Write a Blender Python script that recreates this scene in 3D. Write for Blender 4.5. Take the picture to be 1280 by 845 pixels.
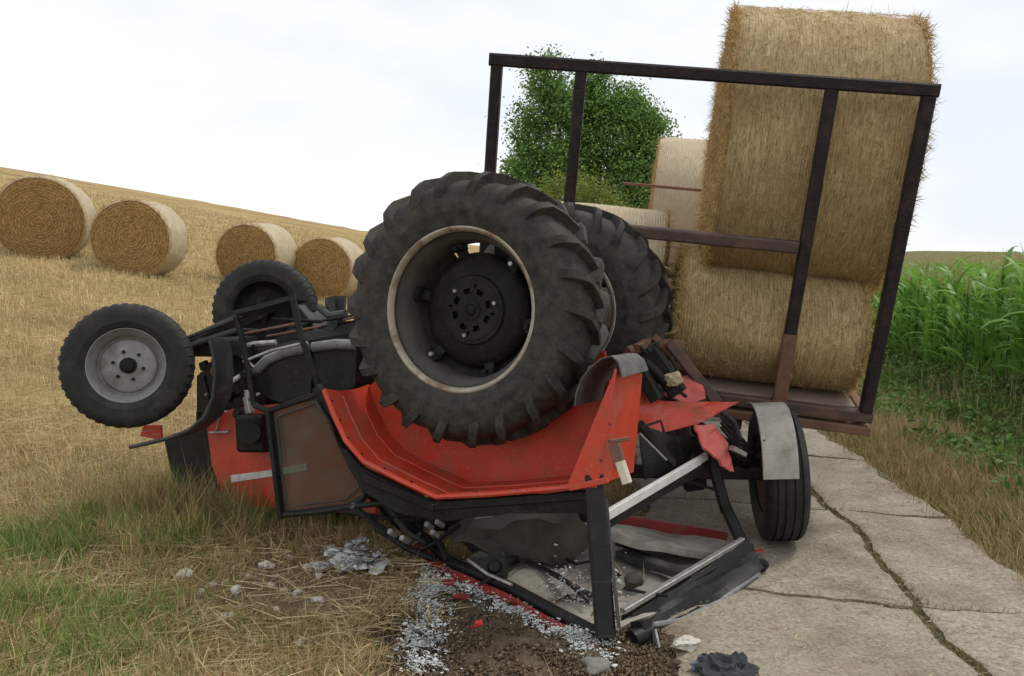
import bpy, bmesh, math, random
import numpy as np
from mathutils import Vector, Matrix, noise as mnoise

random.seed(7)
rng = np.random.default_rng(7)
S = bpy.context.scene
for o in list(bpy.data.objects):
    bpy.data.objects.remove(o)

# ------------------------------------------------------------------ camera
FPX, CX, CY, HORY, CAMH = 1065.0, 640.0, 422.5, 340.0, 1.85
PITCH = math.atan((CY - HORY) / FPX)
cam_d = bpy.data.cameras.new('camera')
cam = bpy.data.objects.new('camera', cam_d)
S.collection.objects.link(cam)
cam_d.sensor_width = 36.0
cam_d.lens = FPX / 1280.0 * 36.0
cam_d.clip_start = 0.05
cam_d.clip_end = 2000.0
cam.location = (0, 0, CAMH)
cam.rotation_euler = (math.pi / 2 - PITCH, 0, 0)
S.camera = cam

# ------------------------------------------------------------------ sky and sun
SUN_EL, SUN_AZ = math.radians(56), math.radians(62)     # azimuth clockwise from +Y
W = bpy.data.worlds.new('World')
S.world = W
W.use_nodes = True
nt = W.node_tree
nt.nodes.clear()
wo = nt.nodes.new('ShaderNodeOutputWorld')
bg = nt.nodes.new('ShaderNodeBackground')
bg.inputs['Strength'].default_value = 0.1
sky = nt.nodes.new('ShaderNodeTexSky')
sky.sky_type = 'NISHITA'
sky.sun_disc = False
sky.sun_elevation = SUN_EL
sky.sun_rotation = SUN_AZ
tc = nt.nodes.new('ShaderNodeTexCoord')
mp = nt.nodes.new('ShaderNodeMapping')
mp.inputs['Scale'].default_value = (1.0, 1.0, 2.6)
mp.inputs['Location'].default_value = (0.35, 0.1, 0.4)
nz = nt.nodes.new('ShaderNodeTexNoise')
nz.inputs['Scale'].default_value = 1.5
nz.inputs['Detail'].default_value = 7
nz.inputs['Roughness'].default_value = 0.55
cr = nt.nodes.new('ShaderNodeValToRGB')
cr.color_ramp.elements[0].position = 0.43
cr.color_ramp.elements[0].color = (0.80, 0.845, 0.91, 1)
cr.color_ramp.elements[1].position = 0.62
cr.color_ramp.elements[1].color = (1.0, 1.0, 1.0, 1)
sc = nt.nodes.new('ShaderNodeVectorMath')
sc.operation = 'SCALE'
sc.inputs['Scale'].default_value = 8.9
mx = nt.nodes.new('ShaderNodeMix')
mx.data_type = 'RGBA'
mx.inputs['Factor'].default_value = 0.93
nt.links.new(tc.outputs['Generated'], mp.inputs['Vector'])
nt.links.new(mp.outputs['Vector'], nz.inputs['Vector'])
nt.links.new(nz.outputs['Fac'], cr.inputs['Fac'])
nt.links.new(cr.outputs['Color'], sc.inputs[0])
nt.links.new(sky.outputs['Color'], mx.inputs['A'])
nt.links.new(sc.outputs['Vector'], mx.inputs['B'])
nt.links.new(mx.outputs['Result'], bg.inputs['Color'])
nt.links.new(bg.outputs['Background'], wo.inputs['Surface'])

sun_d = bpy.data.lights.new('sun', 'SUN')
sun_d.energy = 1.5
sun_d.angle = math.radians(14)
sun_d.color = (1.0, 0.95, 0.87)
sun = bpy.data.objects.new('sun', sun_d)
S.collection.objects.link(sun)
sdir = Vector((math.sin(SUN_AZ) * math.cos(SUN_EL), math.cos(SUN_AZ) * math.cos(SUN_EL), math.sin(SUN_EL)))
sun.rotation_euler = sdir.to_track_quat('Z', 'Y').to_euler()
sun.location = (8, 0, 12)
S.view_settings.view_transform = 'Standard'
S.view_settings.look = 'None'
S.view_settings.gamma = 1.0
S.view_settings.use_curve_mapping = False
S.view_settings.exposure = 0.32

# ------------------------------------------------------------------ pixel rays
CAM = Vector((0, 0, CAMH))
FW = Vector((0, math.cos(PITCH), -math.sin(PITCH)))
UP = Vector((0, math.sin(PITCH), math.cos(PITCH)))
def ray(px, py):
    return FW + Vector((1, 0, 0)) * ((px - CX) / FPX) + UP * ((CY - py) / FPX)
def P(px, py, y):                       # point of the pixel's ray at world y
    d = ray(px, py)
    return CAM + d * (y / d.y)
def G(px, py, z=0.0):                   # point of the pixel's ray on a level plane
    d = ray(px, py)
    return CAM + d * ((z - CAMH) / d.z)

# ------------------------------------------------------------------ objects
C = S.collection
def tag(o, label=None, cat=None, group=None, kind=None):
    if label: o['label'] = label
    if cat: o['category'] = cat
    if group: o['group'] = group
    if kind: o['kind'] = kind
    return o
def thing(name, loc, label, cat, group=None):
    o = bpy.data.objects.new(name, None)
    o.empty_display_size = 0.1
    C.objects.link(o)
    o.location = loc
    return tag(o, label, cat, group)
def root_loc(o):
    v = Vector((0, 0, 0))
    while o is not None:
        v = v + Vector(o.location)
        o = o.parent
    return v

class MB:
    def __init__(s):
        s.v, s.f = [], []
    def add(s, vs, fs):
        k = len(s.v)
        s.v += [Vector(v) for v in vs]
        s.f += [tuple(i + k for i in f) for f in fs]
        return s
    def beam(s, p, q, w, h, up=(0, 0, 1), ch=0.14):
        p, q = Vector(p), Vector(q)
        d = (q - p).normalized()
        sd = d.cross(Vector(up))
        if sd.length < 1e-4: sd = d.cross(Vector((0, 1, 0)))
        sd.normalize()
        u = sd.cross(d).normalized()
        c = min(w, h) * ch
        pr = [(w/2-c, -h/2), (w/2, -h/2+c), (w/2, h/2-c), (w/2-c, h/2), (-w/2+c, h/2), (-w/2, h/2-c), (-w/2, -h/2+c), (-w/2+c, -h/2)]
        vs = [e + sd*a + u*b for e in (p, q) for a, b in pr]
        fs = [(i, (i+1) % 8, 8+(i+1) % 8, 8+i) for i in range(8)]
        return s.add(vs, fs + [tuple(range(7, -1, -1)), tuple(range(8, 16))])
    def tube(s, pts, r, n=10, cap=True):
        pts = [Vector(p) for p in pts]
        m = len(pts)
        rr = r if isinstance(r, (list, tuple)) else [r] * m
        vs, fs = [], []
        ref = None
        for i, p in enumerate(pts):
            d = (pts[min(i+1, m-1)] - pts[max(i-1, 0)]).normalized()
            if ref is None:
                ref = d.cross(Vector((0, 0, 1)))
                if ref.length < 0.1: ref = d.cross(Vector((1, 0, 0)))
            a = (ref - d * ref.dot(d)).normalized()
            ref = a
            b = d.cross(a)
            for k in range(n):
                t = 2*math.pi*k/n
                vs.append(p + (a*math.cos(t) + b*math.sin(t)) * rr[i])
        for i in range(m-1):
            for k in range(n):
                fs.append((i*n+k, i*n+(k+1) % n, (i+1)*n+(k+1) % n, (i+1)*n+k))
        if cap:
            fs += [tuple(range(n-1, -1, -1)), tuple(range((m-1)*n, m*n))]
        return s.add(vs, fs)
    def lathe(s, prof, n=48, closed=False):          # profile of (r, y), turned about local Y
        m = len(prof)
        vs = [(r*math.sin(2*math.pi*k/n), y, r*math.cos(2*math.pi*k/n)) for k in range(n) for r, y in prof]
        fs = []
        for k in range(n):
            k2 = (k+1) % n
            for i in range(m if closed else m-1):
                j = (i+1) % m
                fs.append((k*m+i, k*m+j, k2*m+j, k2*m+i))
        return s.add(vs, fs)
    def prism(s, poly, off):                         # polygon of points swept along off
        off = Vector(off)
        n = len(poly)
        vs = [Vector(p) for p in poly] + [Vector(p) + off for p in poly]
        fs = [(i, (i+1) % n, n+(i+1) % n, n+i) for i in range(n)]
        return s.add(vs, fs + [tuple(range(n-1, -1, -1)), tuple(range(n, 2*n))])
    def strip(s, a, b, th):                          # sheet between two polylines, with thickness
        a, b = [Vector(p) for p in a], [Vector(p) for p in b]
        n = len(a)
        nr = []
        for i in range(n):
            t = a[min(i+1, n-1)] - a[max(i-1, 0)]
            nr.append(t.cross(b[i]-a[i]).normalized() * th)
        vs = a + b + [a[i]+nr[i] for i in range(n)] + [b[i]+nr[i] for i in range(n)]
        fs = []
        for i in range(n-1):
            fs += [(i, i+1, n+i+1, n+i), (2*n+i, 3*n+i, 3*n+i+1, 2*n+i+1), (i, 2*n+i, 2*n+i+1, i+1), (n+i, n+i+1, 3*n+i+1, 3*n+i)]
        fs += [(0, n, 3*n, 2*n), (n-1, 3*n-1, 4*n-1, 2*n-1)]
        return s.add(vs, fs)
    def panel(s, poly, th, cuts=3, jit=0.01, scale=4.0, seed=0):    # dented sheet metal
        bm = bmesh.new()
        f = bm.faces.new([bm.verts.new(p) for p in poly])
        bm.normal_update()
        nrm = f.normal.copy()
        bmesh.ops.triangulate(bm, faces=bm.faces[:])
        bmesh.ops.subdivide_edges(bm, edges=bm.edges[:], cuts=cuts, use_grid_fill=True)
        for v in bm.verts:
            v.co += nrm * jit * mnoise.noise(v.co * scale + Vector((seed*7.3, seed, 0)))
            v.co += nrm * jit * 0.5 * mnoise.noise(v.co * scale * 3 + Vector((seed, seed*3.1, 5)))
        bm.normal_update()
        g = bmesh.ops.solidify(bm, geom=bm.faces[:], thickness=th)
        bm.verts.index_update()
        s.add([v.co.copy() for v in bm.verts], [tuple(v.index for v in f.verts) for f in bm.faces])
        bm.free()
        return s
    def ball(s, c, r, sub=2, squash=(1, 1, 1), jit=0.0, scale=3.0, seed=0, rot=0):
        bm = bmesh.new()
        bmesh.ops.create_icosphere(bm, subdivisions=sub, radius=1)
        M = Matrix.Rotation(rot, 3, 'Z')
        vs = []
        for v in bm.verts:
            k = 1 + jit * mnoise.noise(v.co * scale + Vector((seed, seed*1.7, 3)))
            vs.append(Vector(c) + M @ Vector((v.co.x*squash[0]*r*k, v.co.y*squash[1]*r*k, v.co.z*squash[2]*r*k)))
        bm.verts.index_update()
        s.add(vs, [tuple(v.index for v in f.verts) for f in bm.faces])
        bm.free()
        return s
    def xf(s, M):
        s.v = [M @ v for v in s.v]
        return s
    def build(s, name, m, parent=None, smooth=40, kind=None, local=False):
        me = bpy.data.meshes.new(name)
        off = Vector((0, 0, 0)) if (local or parent is None) else root_loc(parent)
        me.from_pydata([tuple(v - off) for v in s.v], [], s.f)
        bm = bmesh.new()
        bm.from_mesh(me)
        bmesh.ops.recalc_face_normals(bm, faces=bm.faces[:])
        bm.to_mesh(me)
        bm.free()
        if smooth:
            me.shade_smooth()
            me.set_sharp_from_angle(angle=math.radians(smooth))
        me.materials.append(m)
        o = bpy.data.objects.new(name, me)
        C.objects.link(o)
        o.parent = parent
        if kind: o['kind'] = kind
        return o

def fast_mesh(name, V, T, m, col=None, parent=None, smooth=False, loc=None):
    me = bpy.data.meshes.new(name)
    V = np.asarray(V, np.float32); T = np.asarray(T, np.int32)
    me.vertices.add(len(V)); me.vertices.foreach_set('co', V.ravel())
    me.loops.add(T.size); me.loops.foreach_set('vertex_index', T.ravel())
    me.polygons.add(len(T)); me.polygons.foreach_set('loop_start', np.arange(0, T.size, T.shape[1], dtype=np.int32))
    if smooth: me.polygons.foreach_set('use_smooth', np.ones(len(T), bool))
    me.update(calc_edges=True)
    if col is not None:
        a = me.color_attributes.new('Col', 'FLOAT_COLOR', 'POINT')
        c4 = np.ones((len(V), 4), np.float32); c4[:, :3] = col
        a.data.foreach_set('color', c4.ravel())
    if m: me.materials.append(m)
    o = bpy.data.objects.new(name, me)
    C.objects.link(o)
    o.parent = parent
    if loc is not None: o.location = loc
    return o

# ------------------------------------------------------------------ materials
def mat(name, c1, c2=None, rough=0.6, metal=0.0, scale=6.0, detail=6, bump=0.0, bscale=60.0, dirt=None, dfac=0.5, dscale=3.0, dlo=0.5, dhi=0.7, stretch=(1, 1, 1), coat=0.0, spec=0.5, scr=None, sfac=0.7):
    m = bpy.data.materials.new(name); m.use_nodes = True
    t = m.node_tree; N = t.nodes; L = t.links
    b = N['Principled BSDF']
    b.inputs['Roughness'].default_value = rough
    b.inputs['Metallic'].default_value = metal
    b.inputs['Coat Weight'].default_value = coat
    b.inputs['Specular IOR Level'].default_value = spec
    co = N.new('ShaderNodeTexCoord'); mpp = N.new('ShaderNodeMapping'); mpp.inputs['Scale'].default_value = stretch
    L.new(co.outputs['Object'], mpp.inputs['Vector'])
    n1 = N.new('ShaderNodeTexNoise'); n1.inputs['Scale'].default_value = scale; n1.inputs['Detail'].default_value = detail; n1.inputs['Roughness'].default_value = 0.65
    L.new(mpp.outputs['Vector'], n1.inputs['Vector'])
    r = N.new('ShaderNodeValToRGB'); r.color_ramp.elements[0].position = 0.3; r.color_ramp.elements[1].position = 0.7
    r.color_ramp.elements[0].color = (*c1, 1); r.color_ramp.elements[1].color = (*(c2 or c1), 1)
    L.new(n1.outputs['Fac'], r.inputs['Fac'])
    out = r.outputs['Color']
    if dirt:
        n2 = N.new('ShaderNodeTexNoise'); n2.inputs['Scale'].default_value = dscale; n2.inputs['Detail'].default_value = 8; n2.inputs['Roughness'].default_value = 0.7
        L.new(co.outputs['Object'], n2.inputs['Vector'])
        mr = N.new('ShaderNodeMapRange'); mr.inputs['From Min'].default_value = dlo; mr.inputs['From Max'].default_value = dhi; mr.inputs['To Max'].default_value = dfac
        L.new(n2.outputs['Fac'], mr.inputs['Value'])
        mm = N.new('ShaderNodeMix'); mm.data_type = 'RGBA'; mm.inputs['B'].default_value = (*dirt, 1)
        L.new(mr.outputs['Result'], mm.inputs['Factor']); L.new(out, mm.inputs['A'])
        out = mm.outputs['Result']
        mr2 = N.new('ShaderNodeMapRange'); mr2.inputs['From Max'].default_value = max(dfac, .01); mr2.inputs['To Min'].default_value = rough; mr2.inputs['To Max'].default_value = 0.9
        L.new(mr.outputs['Result'], mr2.inputs['Value']); L.new(mr2.outputs['Result'], b.inputs['Roughness'])
    if scr:
        for (st_, lo) in (((2.0, 60, 60), .63), ((50, 3.0, 40), .67)):
            ms = N.new('ShaderNodeMapping'); ms.inputs['Scale'].default_value = st_; ms.inputs['Rotation'].default_value = (0.3, 0.5, 0.7)
            L.new(co.outputs['Object'], ms.inputs['Vector'])
            n4 = N.new('ShaderNodeTexNoise'); n4.inputs['Scale'].default_value = 1.6; n4.inputs['Detail'].default_value = 3; n4.inputs['Roughness'].default_value = 0.6
            L.new(ms.outputs[0], n4.inputs['Vector'])
            m4 = N.new('ShaderNodeMapRange'); m4.inputs['From Min'].default_value = lo; m4.inputs['From Max'].default_value = lo + .05; m4.inputs['To Max'].default_value = sfac
            L.new(n4.outputs['Fac'], m4.inputs['Value'])
            x4 = N.new('ShaderNodeMix'); x4.data_type = 'RGBA'; x4.inputs['B'].default_value = (*scr, 1)
            L.new(m4.outputs['Result'], x4.inputs['Factor']); L.new(out, x4.inputs['A']); out = x4.outputs['Result']
    L.new(out, b.inputs['Base Color'])
    if bump:
        n3 = N.new('ShaderNodeTexNoise'); n3.inputs['Scale'].default_value = bscale; n3.inputs['Detail'].default_value = 6; n3.inputs['Roughness'].default_value = 0.7
        L.new(mpp.outputs['Vector'], n3.inputs['Vector'])
        bp = N.new('ShaderNodeBump'); bp.inputs['Strength'].default_value = bump; bp.inputs['Distance'].default_value = 0.02
        L.new(n3.outputs['Fac'], bp.inputs['Height']); L.new(bp.outputs['Normal'], b.inputs['Normal'])
    return m
def leafmat(name, trans=0.35, rough=0.6, tint=(1, 1, 1)):
    m = bpy.data.materials.new(name); m.use_nodes = True
    t = m.node_tree; N = t.nodes; L = t.links
    b = N['Principled BSDF']; b.inputs['Roughness'].default_value = rough; b.inputs['Specular IOR Level'].default_value = 0.3
    a = N.new('ShaderNodeVertexColor'); a.layer_name = 'Col'
    L.new(a.outputs['Color'], b.inputs['Base Color'])
    tr = N.new('ShaderNodeBsdfTranslucent'); L.new(a.outputs['Color'], tr.inputs['Color'])
    mi = N.new('ShaderNodeMixShader'); mi.inputs[0].default_value = trans
    L.new(b.outputs[0], mi.inputs[1]); L.new(tr.outputs[0], mi.inputs[2])
    L.new(mi.outputs[0], N['Material Output'].inputs['Surface'])
    return m
M = {}
DUST = (0.30, 0.25, 0.17)
M['rubber'] = mat('tyre rubber', (0.016, 0.0155, 0.015), (0.036, 0.034, 0.032), 0.6, scale=9, bump=0.3, bscale=45, dirt=(0.14, 0.112, 0.08), dfac=0.6, dscale=16, dlo=0.38, dhi=0.76, spec=0.25)
M['rubber_front'] = mat('front tyre rubber', (0.015, 0.015, 0.015), (0.030, 0.030, 0.029), 0.62, scale=12, bump=0.3, bscale=60, dirt=(0.10, 0.085, 0.06), dfac=0.6, dscale=7, dlo=.48, dhi=.75, spec=0.3)
M['flap'] = mat('mud flap rubber', (0.06, 0.06, 0.058), (0.13, 0.125, 0.115), 0.75, scale=14, bump=0.3, bscale=90, dirt=(0.26, 0.22, 0.16), dfac=0.45, dscale=7)
M['rim_cream'] = mat('weathered cream rim', (0.50, 0.45, 0.36), (0.30, 0.25, 0.18), 0.55, 0.0, scale=7, bump=0.2, bscale=70, dirt=(0.17, 0.08, 0.035), dfac=0.85, dscale=6, dlo=0.50, dhi=0.66)
M['rim_inner'] = mat('dusty rim barrel', (0.045, 0.042, 0.036), (0.10, 0.092, 0.078), 0.75, scale=6, bump=0.2, bscale=50, dirt=(0.10, 0.055, 0.03), dfac=0.7, dscale=5)
M['rim_silver'] = mat('silver painted rim', (0.34, 0.335, 0.32), (0.25, 0.245, 0.235), 0.45, 0.2, scale=12, bump=0.1, bscale=80, dirt=(0.15, 0.12, 0.085), dfac=0.7, dscale=9, dlo=0.44, dhi=0.70)
M['black'] = mat('black painted metal', (0.010, 0.010, 0.010), (0.022, 0.021, 0.020), 0.42, 0.0, scale=10, bump=0.15, bscale=60, dirt=(0.10, 0.085, 0.06), dfac=0.4, dscale=8, dlo=0.54, dhi=0.78, spec=0.2, scr=(0.09, 0.085, 0.075), sfac=.5)
M['cast'] = mat('greasy cast iron', (0.009, 0.009, 0.009), (0.022, 0.020, 0.018), 0.5, 0.0, scale=14, bump=0.45, bscale=50, dirt=(0.075, 0.058, 0.038), dfac=0.5, dscale=9, dlo=.5, dhi=.75, spec=0.2)
M['plastic'] = mat('grey black plastic', (0.022, 0.024, 0.025), (0.045, 0.046, 0.047), 0.5, scale=8, bump=0.1, bscale=90, dirt=(0.2, 0.17, 0.12), dfac=0.4, dscale=6)
M['tank_edge'] = mat('scuffed grey plastic', (0.14, 0.14, 0.142), (0.24, 0.24, 0.24), 0.4, scale=20, bump=0.1, bscale=90, dirt=(0.09, 0.08, 0.06), dfac=0.6, dscale=9)
M['red'] = mat('faded red tractor paint', (0.64, 0.062, 0.024), (0.52, 0.036, 0.016), 0.40, 0.0, scale=3, bump=0.06, bscale=30, dirt=(0.27, 0.115, 0.065), dfac=0.8, dscale=5, dlo=0.47, dhi=0.74, coat=0.1, scr=(0.36, 0.24, 0.19))
M['red_worn'] = mat('scraped red paint', (0.58, 0.07, 0.05), (0.55, 0.13, 0.11), 0.5, 0.0, scale=7, bump=0.2, bscale=40, dirt=(0.34, 0.25, 0.22), dfac=0.6, dscale=9, dlo=0.5, dhi=0.7)
M['red_dark'] = mat('dull dark red paint', (0.26, 0.018, 0.018), (0.17, 0.014, 0.014), 0.5, scale=6, bump=0.2, bscale=40, dirt=(0.16, 0.13, 0.10), dfac=0.7, dscale=6)
M['white'] = mat('white paint', (0.74, 0.73, 0.70), (0.62, 0.60, 0.56), 0.45, scale=9, dirt=(0.32, 0.29, 0.24), dfac=0.55, dscale=8)
M['bare'] = mat('scraped bare metal', (0.50, 0.49, 0.47), (0.30, 0.29, 0.27), 0.4, 0.6, scale=22, bump=0.15, bscale=70, dirt=(0.12, 0.10, 0.08), dfac=0.7, dscale=10)
M['rust'] = mat('rusty steel', (0.15, 0.075, 0.045), (0.24, 0.12, 0.075), 0.8, 0.1, scale=12, bump=0.4, bscale=60, dirt=(0.09, 0.07, 0.06), dfac=0.7, dscale=5)
M['frame'] = mat('trailer frame paint', (0.012, 0.010, 0.011), (0.026, 0.019, 0.019), 0.55, 0.0, scale=12, bump=0.2, bscale=60, dirt=(0.10, 0.05, 0.04), dfac=0.6, dscale=6, dlo=0.52, dhi=0.75, spec=.25, scr=(0.13, 0.07, 0.05), sfac=.6)
M['frame_rust'] = mat('worn trailer frame', (0.055, 0.040, 0.038), (0.11, 0.062, 0.05), 0.7, 0.1, scale=9, bump=0.3, bscale=60, dirt=(0.20, 0.11, 0.08), dfac=0.8, dscale=5, dlo=0.45, dhi=0.7)
M['plank'] = mat('trailer floor boards', (0.24, 0.17, 0.13), (0.34, 0.26, 0.21), 0.85, scale=5, bump=0.4, bscale=40, stretch=(1, 8, 1))
M['tin'] = mat('grey galvanised mudguard', (0.36, 0.335, 0.29), (0.43, 0.40, 0.35), 0.65, 0.0, scale=6, bump=0.12, bscale=40, dirt=(0.16, 0.13, 0.09), dfac=0.75, dscale=6, dlo=.44, dhi=.68, scr=(.2, .17, .13), sfac=.6)
M['cream'] = mat('cream plastic lamp', (0.72, 0.66, 0.50), (0.60, 0.54, 0.40), 0.4, scale=8, dirt=(0.3, 0.25, 0.17), dfac=0.4)
M['liner'] = mat('beige roof lining', (0.40, 0.37, 0.31), (0.30, 0.275, 0.23), 0.9, scale=4, bump=0.3, bscale=50, dirt=(0.08, 0.065, 0.05), dfac=0.75, dscale=3.5, dlo=0.46, dhi=0.68)
M['seat'] = mat('brown seat vinyl', (0.040, 0.033, 0.026), (0.085, 0.072, 0.056), 0.7, scale=7, bump=0.2, bscale=50, dirt=(0.12, 0.10, 0.075), dfac=0.4)
M['bone'] = mat('pale scuffed casting', (0.50, 0.42, 0.27), (0.34, 0.26, 0.15), 0.8, scale=20, bump=0.6, bscale=40)
M['stone'] = mat('pale limestone', (0.52, 0.48, 0.40), (0.66, 0.63, 0.56), 0.9, scale=18, bump=0.5, bscale=60, dirt=(0.3, 0.23, 0.15), dfac=0.6, dscale=14)
M['greyblock'] = mat('grey concrete lump', (0.16, 0.15, 0.13), (0.27, 0.255, 0.225), 0.9, scale=14, bump=0.6, bscale=50, dirt=(0.12, 0.1, 0.08), dfac=0.6, dscale=9)
M['rag'] = mat('dark blue cloth', (0.012, 0.013, 0.017), (0.045, 0.05, 0.062), 0.75, scale=16, bump=1.0, bscale=22, dirt=(0.15, 0.15, 0.15), dfac=0.35, dscale=15)
M['rag_blue'] = mat('slate blue cloth', (0.12, 0.14, 0.20), (0.18, 0.20, 0.27), 0.7, scale=16, bump=0.4, bscale=60)
M['bark'] = mat('pale bark', (0.26, 0.24, 0.19), (0.36, 0.34, 0.28), 0.9, scale=6, bump=0.5, bscale=20, dirt=(0.07, 0.06, 0.045), dfac=0.8, dscale=4)
M['leaf'] = leafmat('leaf', 0.35)
M['grass'] = leafmat('grass blades', 0.3, 0.7)
M['straw'] = leafmat('straw stalks', 0.2, 0.65)
M['corn'] = leafmat('maize leaf', 0.42, 0.42)
M['redglass'] = mat('red lens', (0.62, 0.02, 0.03), (0.5, 0.015, 0.02), 0.25, scale=20)

def glassmat(name, tint, film, ffac):
    m = bpy.data.materials.new(name); m.use_nodes = True
    t = m.node_tree; N = t.nodes; L = t.links
    N.remove(N['Principled BSDF'])
    tr = N.new('ShaderNodeBsdfTransparent'); tr.inputs[0].default_value = (*tint, 1)
    gl = N.new('ShaderNodeBsdfGlossy'); gl.inputs['Roughness'].default_value = 0.08
    df = N.new('ShaderNodeBsdfDiffuse'); df.inputs[0].default_value = (*film, 1)
    fr = N.new('ShaderNodeFresnel'); fr.inputs[0].default_value = 1.45
    co = N.new('ShaderNodeTexCoord'); nz = N.new('ShaderNodeTexNoise'); nz.inputs['Scale'].default_value = 5; nz.inputs['Detail'].default_value = 6
    L.new(co.outputs['Object'], nz.inputs['Vector'])
    mr = N.new('ShaderNodeMapRange'); mr.inputs['From Min'].default_value = 0.35; mr.inputs['From Max'].default_value = 0.75; mr.inputs['To Min'].default_value = ffac*0.5; mr.inputs['To Max'].default_value = min(1, ffac*1.6)
    L.new(nz.outputs['Fac'], mr.inputs['Value'])
    m1 = N.new('ShaderNodeMixShader'); m2 = N.new('ShaderNodeMixShader')
    L.new(mr.outputs['Result'], m1.inputs[0]); L.new(tr.outputs[0], m1.inputs[1]); L.new(df.outputs[0], m1.inputs[2])
    L.new(fr.outputs[0], m2.inputs[0]); L.new(m1.outputs[0], m2.inputs[1]); L.new(gl.outputs[0], m2.inputs[2])
    L.new(m2.outputs[0], N['Material Output'].inputs['Surface'])
    return m
M['doorglass'] = glassmat('dusty tinted glass', (0.66, 0.68, 0.62), (0.17, 0.165, 0.13), 0.28)
M['shard'] = glassmat('crazed safety glass', (0.88, 0.94, 0.90), (0.88, 0.90, 0.86), 0.7)

# ------------------------------------------------------------------ terrain
def terr(x, y):
    x = np.asarray(x, float); y = np.asarray(y, float)
    ys = np.maximum(y, 3.0)
    t = x / ys
    crest = np.interp(t, [-2.0, -1.2, -0.6, -0.38, -0.174, 0.0, 0.12, 0.35, 0.47, 0.8, 2], [13, 12, 9.25, 7.0, 4.75, 3.4, 2.6, 2.8, 3.2, 2.9, 2.9])
    d0 = np.interp(t, [-0.30, 0.05, 0.2], [4.3, 14.0, 28.0])
    k = np.clip((y - d0) / (60 - d0), 0, 1)
    k = np.where(k < 0.08, k * k / 0.16 , k - 0.04) / 0.96
    z = crest * k
    z = z + 0.32*np.exp(-((y-16.5)/6.5)**2)*np.clip((-t-.33)/.12, 0, 1)*np.clip((y-7)/4, 0, 1)
    # ditch and low bank between road and maize
    e = x - (3.16 + 0.1 * (y - 5.25))
    g = np.exp(-((e - 1.9) / 0.7) ** 2) * -0.22 + 0.15 / (1 + np.exp(-(e - 3.0) / 0.35))
    z = z + np.where(e > 0, g, 0) * np.clip(e / 0.5, 0, 1)
    return z
def bumps(x, y):
    return 0.018*np.sin(x*3.1+1.3*np.sin(y*2.3))*np.cos(y*2.7+0.5) + 0.012*np.sin(x*7.3+y*5.1) + 0.008*np.sin(y*11.7-x*9.1)
def road_l(y): return 0.78 + 0.1 * (y - 3.9)
def road_r(y): return 3.16 + 0.1 * (y - 5.25)
def gz(x, y):
    w = np.clip(np.maximum(road_l(y) - x, x - road_r(y)) / 0.3, 0, 1)
    return terr(x, y) + bumps(x, y) * w - 0.05 * (1 - w)
def gzp(x, y): return float(gz(np.array([x]), np.array([y]))[0])
def onground(px, py):                                # march the pixel's ray to the terrain
    d = ray(px, py); t = 1.0
    while t < 150:
        p = CAM + d * t
        if p.z < gzp(p.x, p.y): return p
        t += 0.02 if t < 12 else 0.08
    return p

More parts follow.
